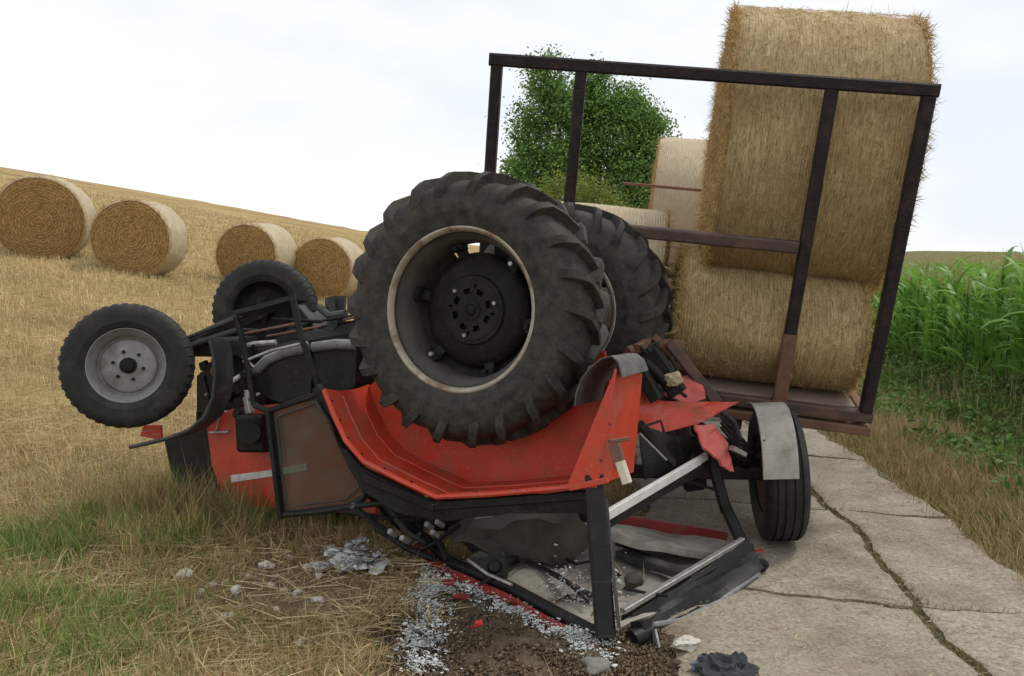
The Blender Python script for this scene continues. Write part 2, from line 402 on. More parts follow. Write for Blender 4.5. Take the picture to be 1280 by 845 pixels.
def ground_mat():
    m = bpy.data.materials.new('stubble soil'); m.use_nodes = True
    t = m.node_tree; N = t.nodes; L = t.links; b = N['Principled BSDF']
    b.inputs['Roughness'].default_value = 0.95; b.inputs['Specular IOR Level'].default_value = 0.1
    co = N.new('ShaderNodeTexCoord')
    def ns(s, det=8, ro=0.65, st=(1, 1, 1)):
        mp_ = N.new('ShaderNodeMapping'); mp_.inputs['Scale'].default_value = st
        L.new(co.outputs['Object'], mp_.inputs['Vector'])
        n = N.new('ShaderNodeTexNoise'); n.inputs['Scale'].default_value = s; n.inputs['Detail'].default_value = det; n.inputs['Roughness'].default_value = ro
        L.new(mp_.outputs[0], n.inputs['Vector']); return n.outputs['Fac']
    def ramp(f, a, bb, ca, cb):
        r = N.new('ShaderNodeValToRGB'); r.color_ramp.elements[0].position = a; r.color_ramp.elements[1].position = bb
        r.color_ramp.elements[0].color = (*ca, 1); r.color_ramp.elements[1].color = (*cb, 1); L.new(f, r.inputs['Fac']); return r.outputs['Color']
    def mix(f, a, bb, mode='MIX'):
        n = N.new('ShaderNodeMix'); n.data_type = 'RGBA'; n.blend_type = mode
        if isinstance(f, float): n.inputs['Factor'].default_value = f
        else: L.new(f, n.inputs['Factor'])
        L.new(a, n.inputs['A']); L.new(bb, n.inputs['B']); return n.outputs['Result']
    fine = ramp(ns(14, 10, 0.8, (1, 0.55, 1)), 0.35, 0.65, (0.30, 0.20, 0.085), (0.60, 0.46, 0.22))
    band = ramp(ns(0.55, 6, 0.6, (0.5, 1.6, 1)), 0.38, 0.62, (0.62, 0.60, 0.55), (1.0, 1.0, 1.0))
    field = mix(1.0, fine, band, 'MULTIPLY')
    soil = ramp(ns(9, 10, 0.75), 0.35, 0.7, (0.17, 0.12, 0.07), (0.36, 0.27, 0.165))
    sx = N.new('ShaderNodeSeparateXYZ'); L.new(co.outputs['Object'], sx.inputs[0])
    near = N.new('ShaderNodeMapRange'); near.inputs['From Min'].default_value = 5.0; near.inputs['From Max'].default_value = 8.5
    wob = N.new('ShaderNodeMath'); wob.operation = 'MULTIPLY_ADD'; wob.inputs[1].default_value = 3.0; L.new(ns(0.8), wob.inputs[0]); L.new(sx.outputs['Y'], wob.inputs[2])
    sb = N.new('ShaderNodeMath'); sb.operation = 'SUBTRACT'; sb.inputs[1].default_value = 1.5; L.new(wob.outputs[0], sb.inputs[0])
    L.new(sb.outputs[0], near.inputs['Value'])
    col = mix(near.outputs['Result'], soil, field)
    verge = ramp(ns(5, 9, 0.7), 0.35, 0.7, (0.10, 0.095, 0.03), (0.27, 0.23, 0.10))
    ex = N.new('ShaderNodeMapRange'); ex.inputs['From Min'].default_value = 2.5; ex.inputs['From Max'].default_value = 3.6; L.new(sx.outputs['X'], ex.inputs['Value'])
    fy = N.new('ShaderNodeMapRange'); fy.inputs['From Min'].default_value = 500.0; fy.inputs['From Max'].default_value = 300.0; L.new(sx.outputs['Y'], fy.inputs['Value'])
    ml = N.new('ShaderNodeMath'); ml.operation = 'MULTIPLY'; L.new(ex.outputs[0], ml.inputs[0]); L.new(fy.outputs[0], ml.inputs[1])
    col = mix(ml.outputs[0], col, verge)
    L.new(col, b.inputs['Base Color'])
    bp = N.new('ShaderNodeBump'); bp.inputs['Strength'].default_value = 0.8; bp.inputs['Distance'].default_value = 0.06
    L.new(ns(22, 8, 0.8), bp.inputs['Height']); L.new(bp.outputs[0], b.inputs['Normal'])
    return m
M['ground'] = ground_mat()
gx = np.concatenate([-np.geomspace(420, 9, 70), np.linspace(-8.8, 8.8, 150), np.geomspace(9, 420, 60)])
gy = np.concatenate([-np.geomspace(300, 2, 25), np.linspace(-1.5, 14, 130), np.geomspace(14.3, 600, 110)])
X, Y = np.meshgrid(gx, gy)
Z = gz(X, Y)
nx, ny = len(gx), len(gy)
idx = (np.arange(ny-1)[:, None]*nx + np.arange(nx-1)[None, :]).ravel()
ground = fast_mesh('stubble_field', np.stack([X.ravel(), Y.ravel(), Z.ravel()], 1), np.stack([idx, idx+1, idx+nx+1, idx+nx], 1), M['ground'], smooth=True)
ground['kind'] = 'structure'

# ------------------------------------------------------------------ road of concrete slabs
M['joint'] = mat('joint soil', (0.10, 0.085, 0.05), (0.17, 0.14, 0.085), 0.95, scale=12, bump=0.5, bscale=40)
def slab_mat():
    m = mat('old concrete', (0.31, 0.275, 0.225), (0.43, 0.39, 0.325), 0.92, scale=2.2, detail=12, bump=0.5, bscale=70, dirt=(0.155, 0.125, 0.085), dfac=0.8, dscale=1.3, dlo=0.46, dhi=0.68)
    t = m.node_tree; N = t.nodes; L = t.links; b = N['Principled BSDF']
    src = b.inputs['Base Color'].links[0].from_socket
    co = N.new('ShaderNodeTexCoord')
    n = N.new('ShaderNodeTexNoise'); n.inputs['Scale'].default_value = 42; n.inputs['Detail'].default_value = 6; n.inputs['Roughness'].default_value = 0.85
    L.new(co.outputs['Object'], n.inputs['Vector'])
    r = N.new('ShaderNodeValToRGB'); r.color_ramp.elements[0].position = 0.36; r.color_ramp.elements[0].color = (0.42, 0.39, 0.35, 1); r.color_ramp.elements[1].position = 0.60; r.color_ramp.elements[1].color = (1.22, 1.18, 1.10, 1)
    L.new(n.outputs['Fac'], r.inputs['Fac'])
    mm = N.new('ShaderNodeMix'); mm.data_type = 'RGBA'; mm.blend_type = 'MULTIPLY'; mm.inputs['Factor'].default_value = 0.85
    L.new(src, mm.inputs['A']); L.new(r.outputs['Color'], mm.inputs['B'])
    # hairline cracks
    v = N.new('ShaderNodeTexVoronoi'); v.feature = 'DISTANCE_TO_EDGE'; v.inputs['Scale'].default_value = 0.33
    nw = N.new('ShaderNodeTexNoise'); nw.inputs['Scale'].default_value = 2.5; nw.inputs['Detail'].default_value = 8
    L.new(co.outputs['Object'], nw.inputs['Vector'])
    av = N.new('ShaderNodeVectorMath'); av.operation = 'MULTIPLY_ADD'; av.inputs[1].default_value = (0.7, 0.7, 0)
    L.new(nw.outputs['Color'], av.inputs[0]); L.new(co.outputs['Object'], av.inputs[2]); L.new(av.outputs[0], v.inputs['Vector'])
    mr = N.new('ShaderNodeMapRange'); mr.inputs['From Min'].default_value = 0.0; mr.inputs['From Max'].default_value = 0.0035; mr.inputs['To Min'].default_value = 0.5; mr.inputs['To Max'].default_value = 0.0
    L.new(v.outputs['Distance'], mr.inputs['Value'])
    m2 = N.new('ShaderNodeMix'); m2.data_type = 'RGBA'; m2.inputs['B'].default_value = (0.11, 0.085, 0.055, 1)
    L.new(mr.outputs[0], m2.inputs['Factor']); L.new(mm.outputs['Result'], m2.inputs['A'])
    L.new(m2.outputs['Result'], b.inputs['Base Color'])
    return m
M['slab'] = slab_mat()
def jwob(s, k): return 0.035*math.sin(s*2.1+k*1.7) + 0.02*math.sin(s*5.3+k) + 0.009*math.sin(s*17.1+k*3) + 0.006*math.sin(s*31+k)
def road_mid(y): return 2.20 + 0.115 * (y - 3.9)
def road_z(x, y): return float(terr(np.array([min(max(x, road_l(y)+.2), road_r(y)-.02)]), np.array([y]))[0])
base = MB()
vs, fs = [], []
ys_ = np.linspace(-3, 40, 60)
for y in ys_:
    for x in (road_l(y)-0.1, road_mid(y), road_r(y)+0.05):
        vs.append((x, y, road_z(x, y) - 0.022))
for i in range(59):
    for j in range(2):
        fs.append((i*3+j, i*3+j+1, i*3+j+4, i*3+j+3))
road = base.add(vs, fs).build('road', M['joint'])
road['kind'] = 'structure'
JY = [-1.6, 0.5, 2.55, 4.62, 6.62, 8.7, 10.7, 12.8, 14.9, 17.0, 19.2]
def slab(col, i):
    gap = 0.026
    fl = (lambda y: road_l(y) + 0.03*math.sin(y*4)+0.02*math.sin(y*9.7)) if col == 0 else (lambda y: road_mid(y) + jwob(y, 1) + gap)
    fr = (lambda y: road_mid(y) + jwob(y, 1) - gap) if col == 0 else (lambda y: road_r(y) + 0.035*math.sin(y*3+1)+0.02*math.sin(y*11.3))
    sk = -0.30
    sh = 0.05 if col else 0.0
    fb = lambda x: JY[i] + sh + sk*(x-2.2) + jwob(x*1.3, i*2.3) + gap*0.7
    ft = lambda x: JY[i+1] + sh + sk*(x-2.2) + jwob(x*1.3, (i+1)*2.3) - gap*0.7
    n = 22
    tilt = (random.uniform(-.006, .006), random.uniform(-.006, .006), random.uniform(0, .006))
    vs, fs = [], []
    for a in range(n+1):
        for b_ in range(n+1):
            u, v = a/n, b_/n
            yy = JY[i] + v*(JY[i+1]-JY[i])
            x = fl(yy)*(1-u) + fr(yy)*u
            y = fb(x)*(1-v) + ft(x)*v
            x = fl(y)*(1-u) + fr(y)*u
            edge = min(u, 1-u, v, 1-v)
            z = road_z(x, y) + tilt[0]*(u-.5)*2 + tilt[1]*(v-.5)*2 + tilt[2] - (0.012 if edge == 0 else 0) + 0.004*mnoise.noise(Vector((x*3, y*3, col)))
            vs.append((x, y, z))
    for a in range(n):
        for b_ in range(n):
            k = a*(n+1)+b_
            fs.append((k, k+n+1, k+n+2, k+1))
    ring = [a*(n+1) for a in range(n+1)] + [n*(n+1)+b_ for b_ in range(1, n+1)] + [a*(n+1)+n for a in range(n-1, -1, -1)] + [b_ for b_ in range(n-1, 0, -1)]
    k0 = len(vs)
    for r_ in ring: vs.append((vs[r_][0], vs[r_][1], vs[r_][2]-0.08))
    m_ = len(ring)
    for q in range(m_): fs.append((ring[q], ring[(q+1) % m_], k0+(q+1) % m_, k0+q))
    MB().add(vs, fs).build('slab', M['slab'], road, smooth=50)
for i in range(len(JY)-1):
    for col in (0, 1): slab(col, i)

# ------------------------------------------------------------------ overturned tractor
A = Vector((0.42, 0.906, -0.05)).normalized()           # from the near rear wheel to the far one
nearface = P(573, 387, 4.73)
O = nearface + A * 0.99                                   # middle of the rear axle
F = Vector((-0.906, 0.42, -0.18)); F = (F - A * F.dot(A)).normalized()   # towards the nose
NU = A.cross(F); NU = NU if NU.z > 0 else -NU              # towards the belly, which faces the sky
def T(px, py, lat):                                       # pixel ray on the tractor's plane at lat metres from its centre line
    d = ray(px, py)
    return CAM + d * (((O + A*lat) - CAM).dot(A) / d.dot(A))
def L(s, lat, w): return O + F*s + A*lat + NU*w

tractor = thing('tractor', (O.x, O.y, 0), 'red tractor with black cab frame overturned wheels up across the concrete road', 'tractor')

def wheel_matrix(c, ydir, up=Vector((0, 0, 1))):
    y = Vector(ydir).normalized()
    x = y.cross(up).normalized()
    z = x.cross(y)
    m = Matrix.Identity(4)
    for i in range(3):
        m[i][0], m[i][1], m[i][2], m[i][3] = x[i], y[i], z[i], c[i]
    return m
def rear_wheel(c, ydir, spin):
    Mx = wheel_matrix(c, ydir) @ Matrix.Rotation(spin, 4, 'Y')
    half = [(0.432, -0.155), (0.452, -0.19), (0.468, -0.197), (0.50, -0.208), (0.54, -0.217), (0.552, -0.221), (0.562, -0.219), (0.62, -0.219), (0.655, -0.208), (0.69, -0.188), (0.712, -0.160), (0.725, -0.12), (0.732, -0.06), (0.735, 0.0)]
    t = MB().lathe(half + [(r, -y) for r, y in half[-2::-1]], 72, closed=True)
    B = [(0.0, .630, -.214, .25, -.97, .003, .050), (.08, .668, -.202, .45, -.89, .024, .044), (.20, .70, -.175, .75, -.66, .040, .037), (.34, .722, -.13, .93, -.36, .048, .030), (.62, .731, -.06, 1, -.05, .044, .028), (1.0, .735, .02, 1, 0, .038, .026)]
    N = 22
    for sd in (1, -1):
        for k in range(N):
            ph0 = 2*math.pi*(k + (0.5 if sd < 0 else 0))/N
            vs, fs = [], []
            for (s, br, by, nr_, ny_, h, hw) in B:
                ph = ph0 + s*0.27 + 0.02*math.sin(k*2.3)
                for (da, top) in ((-hw*1.0, 0), (-hw*0.62, 1), (hw*0.62, 1), (hw*1.0, 0)):
                    hh = h*1.2 if top else -0.012
                    r_ = br + nr_*hh; y_ = (by + ny_*hh) * sd
                    an = ph + da/0.72
                    vs.append((r_*math.sin(an), y_, r_*math.cos(an)))
            m_ = len(B)
            for i in range(m_-1):
                for j in range(3):
                    fs.append((i*4+j, i*4+j+1, i*4+j+5, i*4+j+4))
            fs += [(0, 1, 2, 3), (4*m_-4, 4*m_-1, 4*m_-2, 4*m_-3)]
            t.add(vs, fs)
    tyre = t.xf(Mx).build('rear_wheel', M['rubber'], tractor, smooth=36)
    rim = MB().lathe([(0.436, -0.165), (0.440, -0.180), (0.446, -0.193), (0.456, -0.200), (0.466, -0.195), (0.464, -0.183), (0.454, -0.174), (0.446, -0.165)], 72, closed=True)
    rim.lathe([(0.428, 0.150), (0.440, 0.175), (0.458, 0.199), (0.466, 0.194), (0.452, 0.174), (0.440, 0.150)], 72, closed=True)
    rim.xf(Mx).build('rim', M['rim_cream'], tyre)
    MB().lathe([(0.4385, -0.172), (0.432, -0.150), (0.424, -0.125), (0.410, -0.112), (0.392, -0.06), (0.390, 0.06), (0.410, 0.112), (0.431, 0.152), (0.441, 0.150), (0.400, 0.06), (0.402, -0.06), (0.434, -0.125), (0.444, -0.168)], 72, closed=True).xf(Mx).build('rim_barrel', M['rim_inner'], tyre)
    MB().lathe([(0.0, 0.012), (0.172, 0.012), (0.172, -0.030), (0.195, -0.028), (0.205, -0.012), (0.275, 0.0), (0.318, 0.022), (0.336, 0.055), (0.334, 0.10), (0.28, 0.13), (0.16, 0.16), (0.15, 0.30), (0.0, 0.30)], 56).xf(Mx).build('hub', M['cast'], tyre)
    # face plate with real openings
    n = 64; rs = [0.0, 0.034, 0.062, 0.094, 0.126, 0.150, 0.173]
    vs = [(r*math.sin(2*math.pi*k/n), -0.034, r*math.cos(2*math.pi*k/n)) for r in rs for k in range(n)]
    vs += [(x, y+0.028, z) for x, y, z in vs]
    q = len(rs)*n; fs = []
    hole = lambda i, k: (i == 3 and (k % 8) in (2, 3, 4, 5)) or (i == 4 and (k % 16) in (0,))
    for i in range(len(rs)-1):
        for k in range(n):
            k2 = (k+1) % n
            a0, a1, a2, a3 = i*n+k, i*n+k2, (i+1)*n+k2, (i+1)*n+k
            if hole(i, k):
                continue
            fs.append((a0, a1, a2, a3))
            for (i2, kk, e0, e1) in ((i, (k-1) % n, a0, a3), (i, k2, a1, a2), (i-1, k, a0, a1), (i+1, k, a3, a2)):
                if i2 >= 0 and hole(i2, kk): fs.append((e0, e1, e1+q, e0+q))
    MB().add(vs, fs).xf(Mx).build('hub_plate', M['cast'], tyre, smooth=30)
    MB().lathe([(0.0, -0.052), (0.022, -0.052), (0.030, -0.046), (0.034, -0.034)], 20).lathe([(0.034, -0.043), (0.056, -0.041), (0.060, -0.034)], 24).xf(Mx).build('hub_cap', M['cast'], tyre)
    for k in range(3):
        an = math.radians(75 + 120*k) - spin
        MB().lathe([(0.0, -0.048), (0.011, -0.048), (0.013, -0.044), (0.013, -0.034)], 6).xf(Mx @ Matrix.Translation((0.152*math.sin(an), 0, 0.152*math.cos(an)))).build('wheel_bolt', M['bare'], tyre, smooth=0)
    for k in range(6):
        an = math.radians(38 + 60*k)
        d = Vector((math.sin(an), 0, math.cos(an))); s_ = Vector((math.cos(an), 0, -math.sin(an)))
        b = MB().beam(d*0.27 + Vector((0, .055, 0)), d*0.372 + Vector((0, .02, 0)), 0.062, 0.035, up=(0, 1, 0))
        b.beam(d*0.355 + Vector((0, .0, 0)), d*0.396 + Vector((0, .0, 0)), 0.085, 0.075, up=(0, 1, 0))
        b.xf(Mx).build('rim_bracket', M['cast'], tyre)
        MB().tube([d*0.362 + Vector((0, -.035, 0)), d*0.362 + Vector((0, -.062, 0))], 0.014, 6).xf(Mx).build('bracket_nut', M['bare'] if k % 3 == 0 else M['cast'], tyre, smooth=0)
    return tyre
nw = nearface + A*0.19
def wheel_disc(c, ydir, parent):
    Mx = wheel_matrix(c, ydir)
    vs, fs = [], []
    ang = [math.radians(14 + 318*k/60) for k in range(61)]
    for t in ang:
        for (r_, y_) in ((.27, .10), (.33, .085), (.391, .055), (.391, .067), (.33, .097), (.27, .112)):
            vs.append((r_*math.sin(t), y_, r_*math.cos(t)))
    for k in range(60):
        for q in range(6): fs.append((k*6+q, k*6+(q+1) % 6, (k+1)*6+(q+1) % 6, (k+1)*6+q))
    fs += [tuple(range(6)), tuple(range(365, 359, -1))]
    MB().add(vs, fs).xf(Mx).build('wheel_disc', M['cast'], parent)
wheel_disc(nw, A, rear_wheel(nw, A, 0.10))
rear_wheel(O + A*0.60, -A, 0.5)

def front_wheel(c, ydir, spin, R=0.425, parent=None, nm='front_wheel', rimm='rim_silver'):
    parent = parent or tractor
    Mx = wheel_matrix(c, ydir) @ Matrix.Rotation(spin, 4, 'Y')
    k_ = R/0.425
    half = [(0.236, -0.085), (0.250, -0.106), (0.268, -0.116), (0.285, -0.122), (0.292, -0.126), (0.300, -0.125), (0.345, -0.130), (0.378, -0.124), (0.398, -0.110), (0.409, -0.090), (0.4145, -0.068), (0.405, -0.064), (0.405, -0.052), (0.417, -0.050), (0.420, -0.020), (0.410, -0.018), (0.410, 0)]
    pr = half + [(r, -y) for r, y in half[-2::-1]]
    t = MB().lathe([(r*k_, y*k_) for r, y in pr], 72, closed=True)
    for sd in (1, -1):
        for k in range(40):
            an = 2*math.pi*(k+(.5 if sd > 0 else 0))/40
            vs = []
            for (r_, y_) in ((.372, .126), (.396, .118), (.417, .094), (.421, .060), (.398, .054)):
                for da in (-.036, .036):
                    vs.append((r_*k_*math.sin(an+da*(1.25 if r_ < .4 else 1)), y_*sd*k_, r_*k_*math.cos(an+da*(1.25 if r_ < .4 else 1))))
            fs = [(2*i, 2*i+1, 2*i+3, 2*i+2) for i in range(4)] + [(0, 2, 4, 6, 8), (1, 9, 7, 5, 3), (0, 8, 9, 1)]
            t.add(vs, fs)
    ty = t.xf(Mx).build(nm, M['rubber_front'], parent, smooth=35)
    pr = [(0.0, -0.010), (0.186, -0.010), (0.196, -0.004), (0.205, 0.012), (0.214, 0.008), (0.226, -0.030), (0.240, -0.058), (0.252, -0.070), (0.262, -0.088), (0.270, -0.096), (0.278, -0.096), (0.280, -0.090), (0.270, -0.080), (0.262, -0.06), (0.235, 0.0), (0.262, 0.06), (0.275, 0.094), (0.265, 0.094), (0.25, 0.06), (0.222, 0.02), (0.19, 0.004), (0.0, 0.004)]
    rm = MB().lathe([(r*k_*(.91 if r > .15 else 1), y*k_*1.1) for r, y in pr], 64).xf(Mx).build('rim', M[rimm], ty)
    hb = MB().lathe([(0.0, -0.085), (0.030, -0.085), (0.040, -0.078), (0.043, -0.055), (0.052, -0.050), (0.055, -0.012)], 28)
    hb.lathe([(0.0, 0.10), (0.05, 0.10), (0.06, 0.06), (0.075, 0.03), (0.075, 0.006)], 24)
    hb.xf(Mx).build('hub', M['cast'], ty)
    for k in range(6):
        an = 2*math.pi*k/6 + 0.45
        MB().lathe([(0.0, -0.032), (0.010, -0.032), (0.012, -0.026), (0.012, -0.008)], 6).xf(Mx @ Matrix.Translation((0.098*math.sin(an), 0, 0.098*math.cos(an)))).build('lug_nut', M['cast'], ty, smooth=0)
    return ty
c1 = P(161, 457, 5.75)
v1 = (c1 - CAM).normalized(); fy1 = (Matrix.Rotation(math.radians(-9), 3, 'Z') @ v1) + Vector((0, 0, -0.02))
front_wheel(c1, fy1, 0.3)
c2 = P(333, 389, 7.0)
v2 = (c2 - CAM).normalized()
fy2 = -(Matrix.Rotation(math.radians(-14), 3, 'Z') @ v2) + Vector((0, 0, 0.05))
front_wheel(c2, fy2, 0.9, rimm='cast')
# front axle and steering
k1 = c1 + fy1.normalized()*0.16; k2 = c2 + fy2.normalized()*0.14
mid = (k1+k2)/2 + Vector((0, 0, -0.02))
ax = MB().beam(k1 + Vector((0, 0, .0)), mid, 0.10, 0.11).beam(mid, k2, 0.10, 0.11)
ax.tube([k1 + Vector((0, 0, .10)), k1 - Vector((0, 0, .14))], 0.045, 12).tube([k2 + Vector((0, 0, .10)), k2 - Vector((0, 0, .14))], 0.045, 12)
ax.tube([c1, k1], 0.05, 12).tube([c2, k2], 0.05, 12)
ax.build('front_axle', M['cast'], tractor)
MB().tube([k1 + Vector((.10, .05, .09)), k2 + Vector((.16, -.05, .07))], 0.016, 8).build('tie_rod', M['cast'], tractor)
MB().tube([k1 + Vector((.16, .1, .06)), (k1+k2)/2 + Vector((.3, 0, .05))], 0.028, 10).tube([(k1+k2)/2 + Vector((.3, 0, .05)), (k1+k2)/2 + Vector((.45, .1, .03))], 0.013, 8).build('steering_cylinder', M['cast'], tractor)
MB().beam(mid + Vector((-.1, .04, -.06)), mid + F*(-0.45) + Vector((0, 0, -.12)), 0.22, 0.14).build('axle_bracket', M['cast'], tractor)

MB().prism([T(x, y, -.24) for x, y in ((246, 470), (270, 448), (312, 440), (334, 452), (330, 522), (262, 548), (246, 520))], A*.48).build('radiator_housing', M['cast'], tractor)
# engine, gearbox and axle housing seen from below
e = MB()
e.beam(L(2.35, 0, -.10), L(1.75, 0, -.10), 0.42, 0.34, up=NU).beam(L(1.78, 0, -.02), L(1.05, 0, -.02), 0.34, 0.30, up=NU, ch=.25)
e.beam(L(1.80, 0, -.25), L(0.95, 0, -.25), 0.44, 0.34, up=NU)
e.build('engine_block', M['cast'], tractor)
MB().tube([L(1.85, -.27, -.2), L(1.75, -.27, -.2)], 0.09, 16).tube([L(1.5, -.27, -.15), L(1.32, -.27, -.15)], 0.055, 16).tube([L(1.2, -.26, -.22), L(1.2, -.32, -.22)], 0.07, 16).build('engine_filter', M['plastic'], tractor)
g = MB().beam(L(1.0, 0, -.10), L(0.35, 0, -.06), 0.46, 0.40, up=NU).beam(L(0.4, 0, 0), L(-0.38, 0, 0), 0.54, 0.46, up=NU, ch=.2)
g.build('gearbox', M['cast'], tractor)
ah = MB().tube([L(0, -.74, 0), L(0, -.45, 0), L(0, -.25, 0), L(0, .25, 0), L(0, .42, 0), L(0, .56, 0)], [.11, .12, .19, .19, .12, .11], 20)
ah.build('rear_axle', M['cast'], tractor)
MB().prism([L(-.42, -.57, -.20), L(.42, -.57, -.20), L(.38, -.57, -.62), L(-.38, -.57, -.62)], A*-.03).build('dark_backing', M['cast'], tractor)  # added dark plate over the red fender wall, so the wheel gaps read dark
# drag link and pipes along the belly
MB().tube([T(398, 383, -.15), T(412, 395, -.15), T(432, 392, -.15)], 0.03, 8).beam(T(412, 372, -.1), T(416, 418, -.1), 0.05, 0.07).beam(T(424, 370, .0), T(424, 420, .0), 0.09, 0.06).build('drag_link', M['plastic'], tractor)
MB().tube([T(270, 440, -.35), T(285, 438, -.35), T(318, 430, -.35), T(345, 428, -.3)], 0.02, 8).build('exhaust_pipe', M['bare'], tractor)
for k, pts in enumerate([[(268, 470), (285, 500), (300, 478), (312, 505)], [(275, 440), (290, 462), (283, 500), (270, 520)], [(300, 500), (285, 520), (268, 530)], [(255, 470), (262, 500), (280, 510), (292, 540)]]):
    MB().tube([T(x, y, -.40+.03*k) for x, y in pts], 0.014, 8).build('hose', M['black'], tractor)
MB().beam(T(309, 496, -.60), T(313, 516, -.60), 0.05, 0.05).tube([T(311, 488, -.60), T(311, 497, -.60)], 0.03, 12).build('coupling', M['bare'], tractor)

cr_ = random.Random(5)
for k in range(26):
    x0, y0 = cr_.uniform(248, 330), cr_.uniform(440, 525)
    lat = cr_.uniform(-.46, -.28)
    p0 = T(x0, y0, lat)
    kind = k % 4
    if kind == 0:
        p1 = T(x0 + cr_.uniform(-22, 22), y0 + cr_.uniform(-25, 25), lat - .03); pm = p0.lerp(p1, .5) + Vector((cr_.uniform(-.05, .05), 0, cr_.uniform(-.05, .05)))
        MB().tube([p0, p0.lerp(pm, .7), pm, pm.lerp(p1, .5), p1], cr_.uniform(.008, .018), 8).build('pipe', M[cr_.choice(['cast', 'black', 'bare', 'plastic'])], tractor)
    elif kind == 1:
        MB().tube([p0, p0 - A*cr_.uniform(.03, .09)], cr_.uniform(.02, .045), 14).tube([p0 - A*.01, p0 - A*.03], .05, 14).build('pulley', M[cr_.choice(['cast', 'rust', 'cast'])], tractor)
    elif kind == 2:
        MB().beam(p0, T(x0 + cr_.uniform(-14, 14), y0 + cr_.uniform(-14, 14), lat), cr_.uniform(.03, .08), cr_.uniform(.02, .06), up=A).build('mounting_plate', M[cr_.choice(['cast', 'black', 'frame_rust'])], tractor)
    else:
        MB().tube([p0, p0 - A*.02], .012, 6).build('bolt_head', M['bare'], tractor, smooth=0)
for k in range(10):
    p0 = L(cr_.uniform(-.2, 2.0), cr_.uniform(-.25, .2), .13 + cr_.uniform(0, .06)); 
    MB().tube([p0, p0 + F*cr_.uniform(.1, .5) + A*cr_.uniform(-.1, .1), p0 + F*cr_.uniform(.5, .7)], cr_.uniform(.008, .016), 8).build('pipe', M[cr_.choice(['cast', 'black', 'rust'])], tractor)
# bonnet
hd = [(258, 522), (300, 510), (345, 505), (420, 500), (480, 560), (470, 640), (350, 636), (305, 632), (284, 626), (266, 580)]
hood = MB().panel([T(x, y, -.36) for x, y in hd], 0.012, 3, 0.012, 5, 1)
hood.strip([T(x, y, -.36) for x, y in hd[5:] + hd[:2]], [T(x, y, -.36) + A*0.72 for x, y in hd[5:] + hd[:2]], 0.01)
hood.panel([T(x, y, -.36) + A*0.72 for x, y in hd], 0.012, 2, 0.01, 5, 2)
hood = hood.build('bonnet', M['red'], tractor, smooth=25)
MB().strip([T(288, 594, -.385), T(335, 588, -.385), T(383, 579, -.385)], [T(289, 603, -.385), T(336, 596, -.385), T(383, 588, -.385)], 0.006).build('trim_stripe', M['white'], hood)
MB().beam(T(270, 541, -.385), T(275, 520, -.385), 0.012, 0.012).tube([T(262, 541, -.39), T(286, 540, -.39)], 0.010, 8).build('bonnet_catch', M['bare'], hood)
MB().beam(T(305, 541, -.50), T(337, 541, -.50), 0.16, 0.26, up=NU).tube([T(312, 541, -.60), T(312, 541, -.64)], 0.075, 20).build('air_filter', M['black'], tractor)
MB().panel([P(176, 545, 6.1), P(181, 531, 6.1), P(203, 531, 6.1), P(204, 550, 6.1)], 0.02, 2, .008, 6, 3).build('front_cowl', M['red'], tractor)
MB().prism([T(x, y, -.22) for x, y in ((205, 548), (240, 535), (264, 524), (280, 628), (248, 624), (216, 604))], A*.44).build('grille', M['cast'], tractor)

# front mudguard
ne = [(262, 425), (267, 445), (269, 470), (266, 498), (255, 522), (236, 538), (210, 548), (185, 554), (162, 559)]
a_ = [P(x, y, 5.50) for x, y in ne]
fo = Vector((0.06, 0.15, 0.0))
fg = MB().strip(a_, [p + fo for p in a_], 0.014)
fg.tube(a_, 0.013, 8).tube([p + fo for p in a_], 0.012, 8)
fg.build('front_mudguard', M['plastic'], tractor, smooth=60)
MB().tube([P(272, 470, 5.62), P(285, 480, 5.8), P(300, 470, 6.0)], 0.018, 8).build('mudguard_bracket', M['bare'], tractor)
bb_ = [c2 + Vector((.30, -.2, .05)), c2 + Vector((.42, -.2, -.1)), c2 + Vector((.45, -.2, -.3))]
MB().strip(bb_, [p + Vector((.1, .26, 0)) for p in bb_], 0.014).build('front_mudguard', M['plastic'], tractor)

# fuel tanks
def tank(poly, lat0, dep, cap_poly):
    t = MB().prism([T(x, y, lat0) for x, y in poly], A*dep).build('fuel_tank', M['black'], tractor, smooth=50)
    pts = [T(x, y, lat0 - .01) for x, y in cap_poly]
    MB().tube(pts, 0.034, 10).strip(pts, [p + A*(dep+.02) for p in pts], 0.02).build('tank_rim', M['tank_edge'], t, smooth=60)
tank([(320, 456), (336, 444), (360, 436), (388, 430), (390, 465), (388, 494), (352, 503), (334, 498), (322, 478)], -.72, .34, [(322, 462), (334, 450), (358, 440), (386, 435)])
tank([(390, 432), (440, 428), (446, 432), (444, 480), (438, 490), (398, 492), (392, 470)], -.70, .34, [(392, 434), (420, 430), (444, 431)])
# access steps, upside down
st = MB().strip([T(291, 394, -.87), T(328, 385, -.87), T(366, 374, -.87)], [T(291, 394, -.87)+A*.16-NU*.01, T(328, 385, -.87)+A*.16-NU*.01, T(366, 374, -.87)+A*.16-NU*.01], 0.03).build('access_step', M['black'], tractor)
MB().tube([T(295, 396, -.86), T(303, 424, -.84), T(318, 506, -.80)], 0.021, 8).build('step_rail', M['black'], st)
MB().tube([T(365, 369, -.86), T(376, 420, -.86), T(394, 470, -.84), T(400, 492, -.82)], 0.021, 8).build('step_rail', M['black'], st)
MB().tube([T(341, 398, -.80), T(372, 400, -.84), T(402, 402, -.72)], 0.012, 8).build('rung', M['black'], st)
MB().tube([T(304, 452, -.83), T(340, 438, -.80), T(384, 428, -.85)], 0.010, 8).build('rung', M['bare'], st)

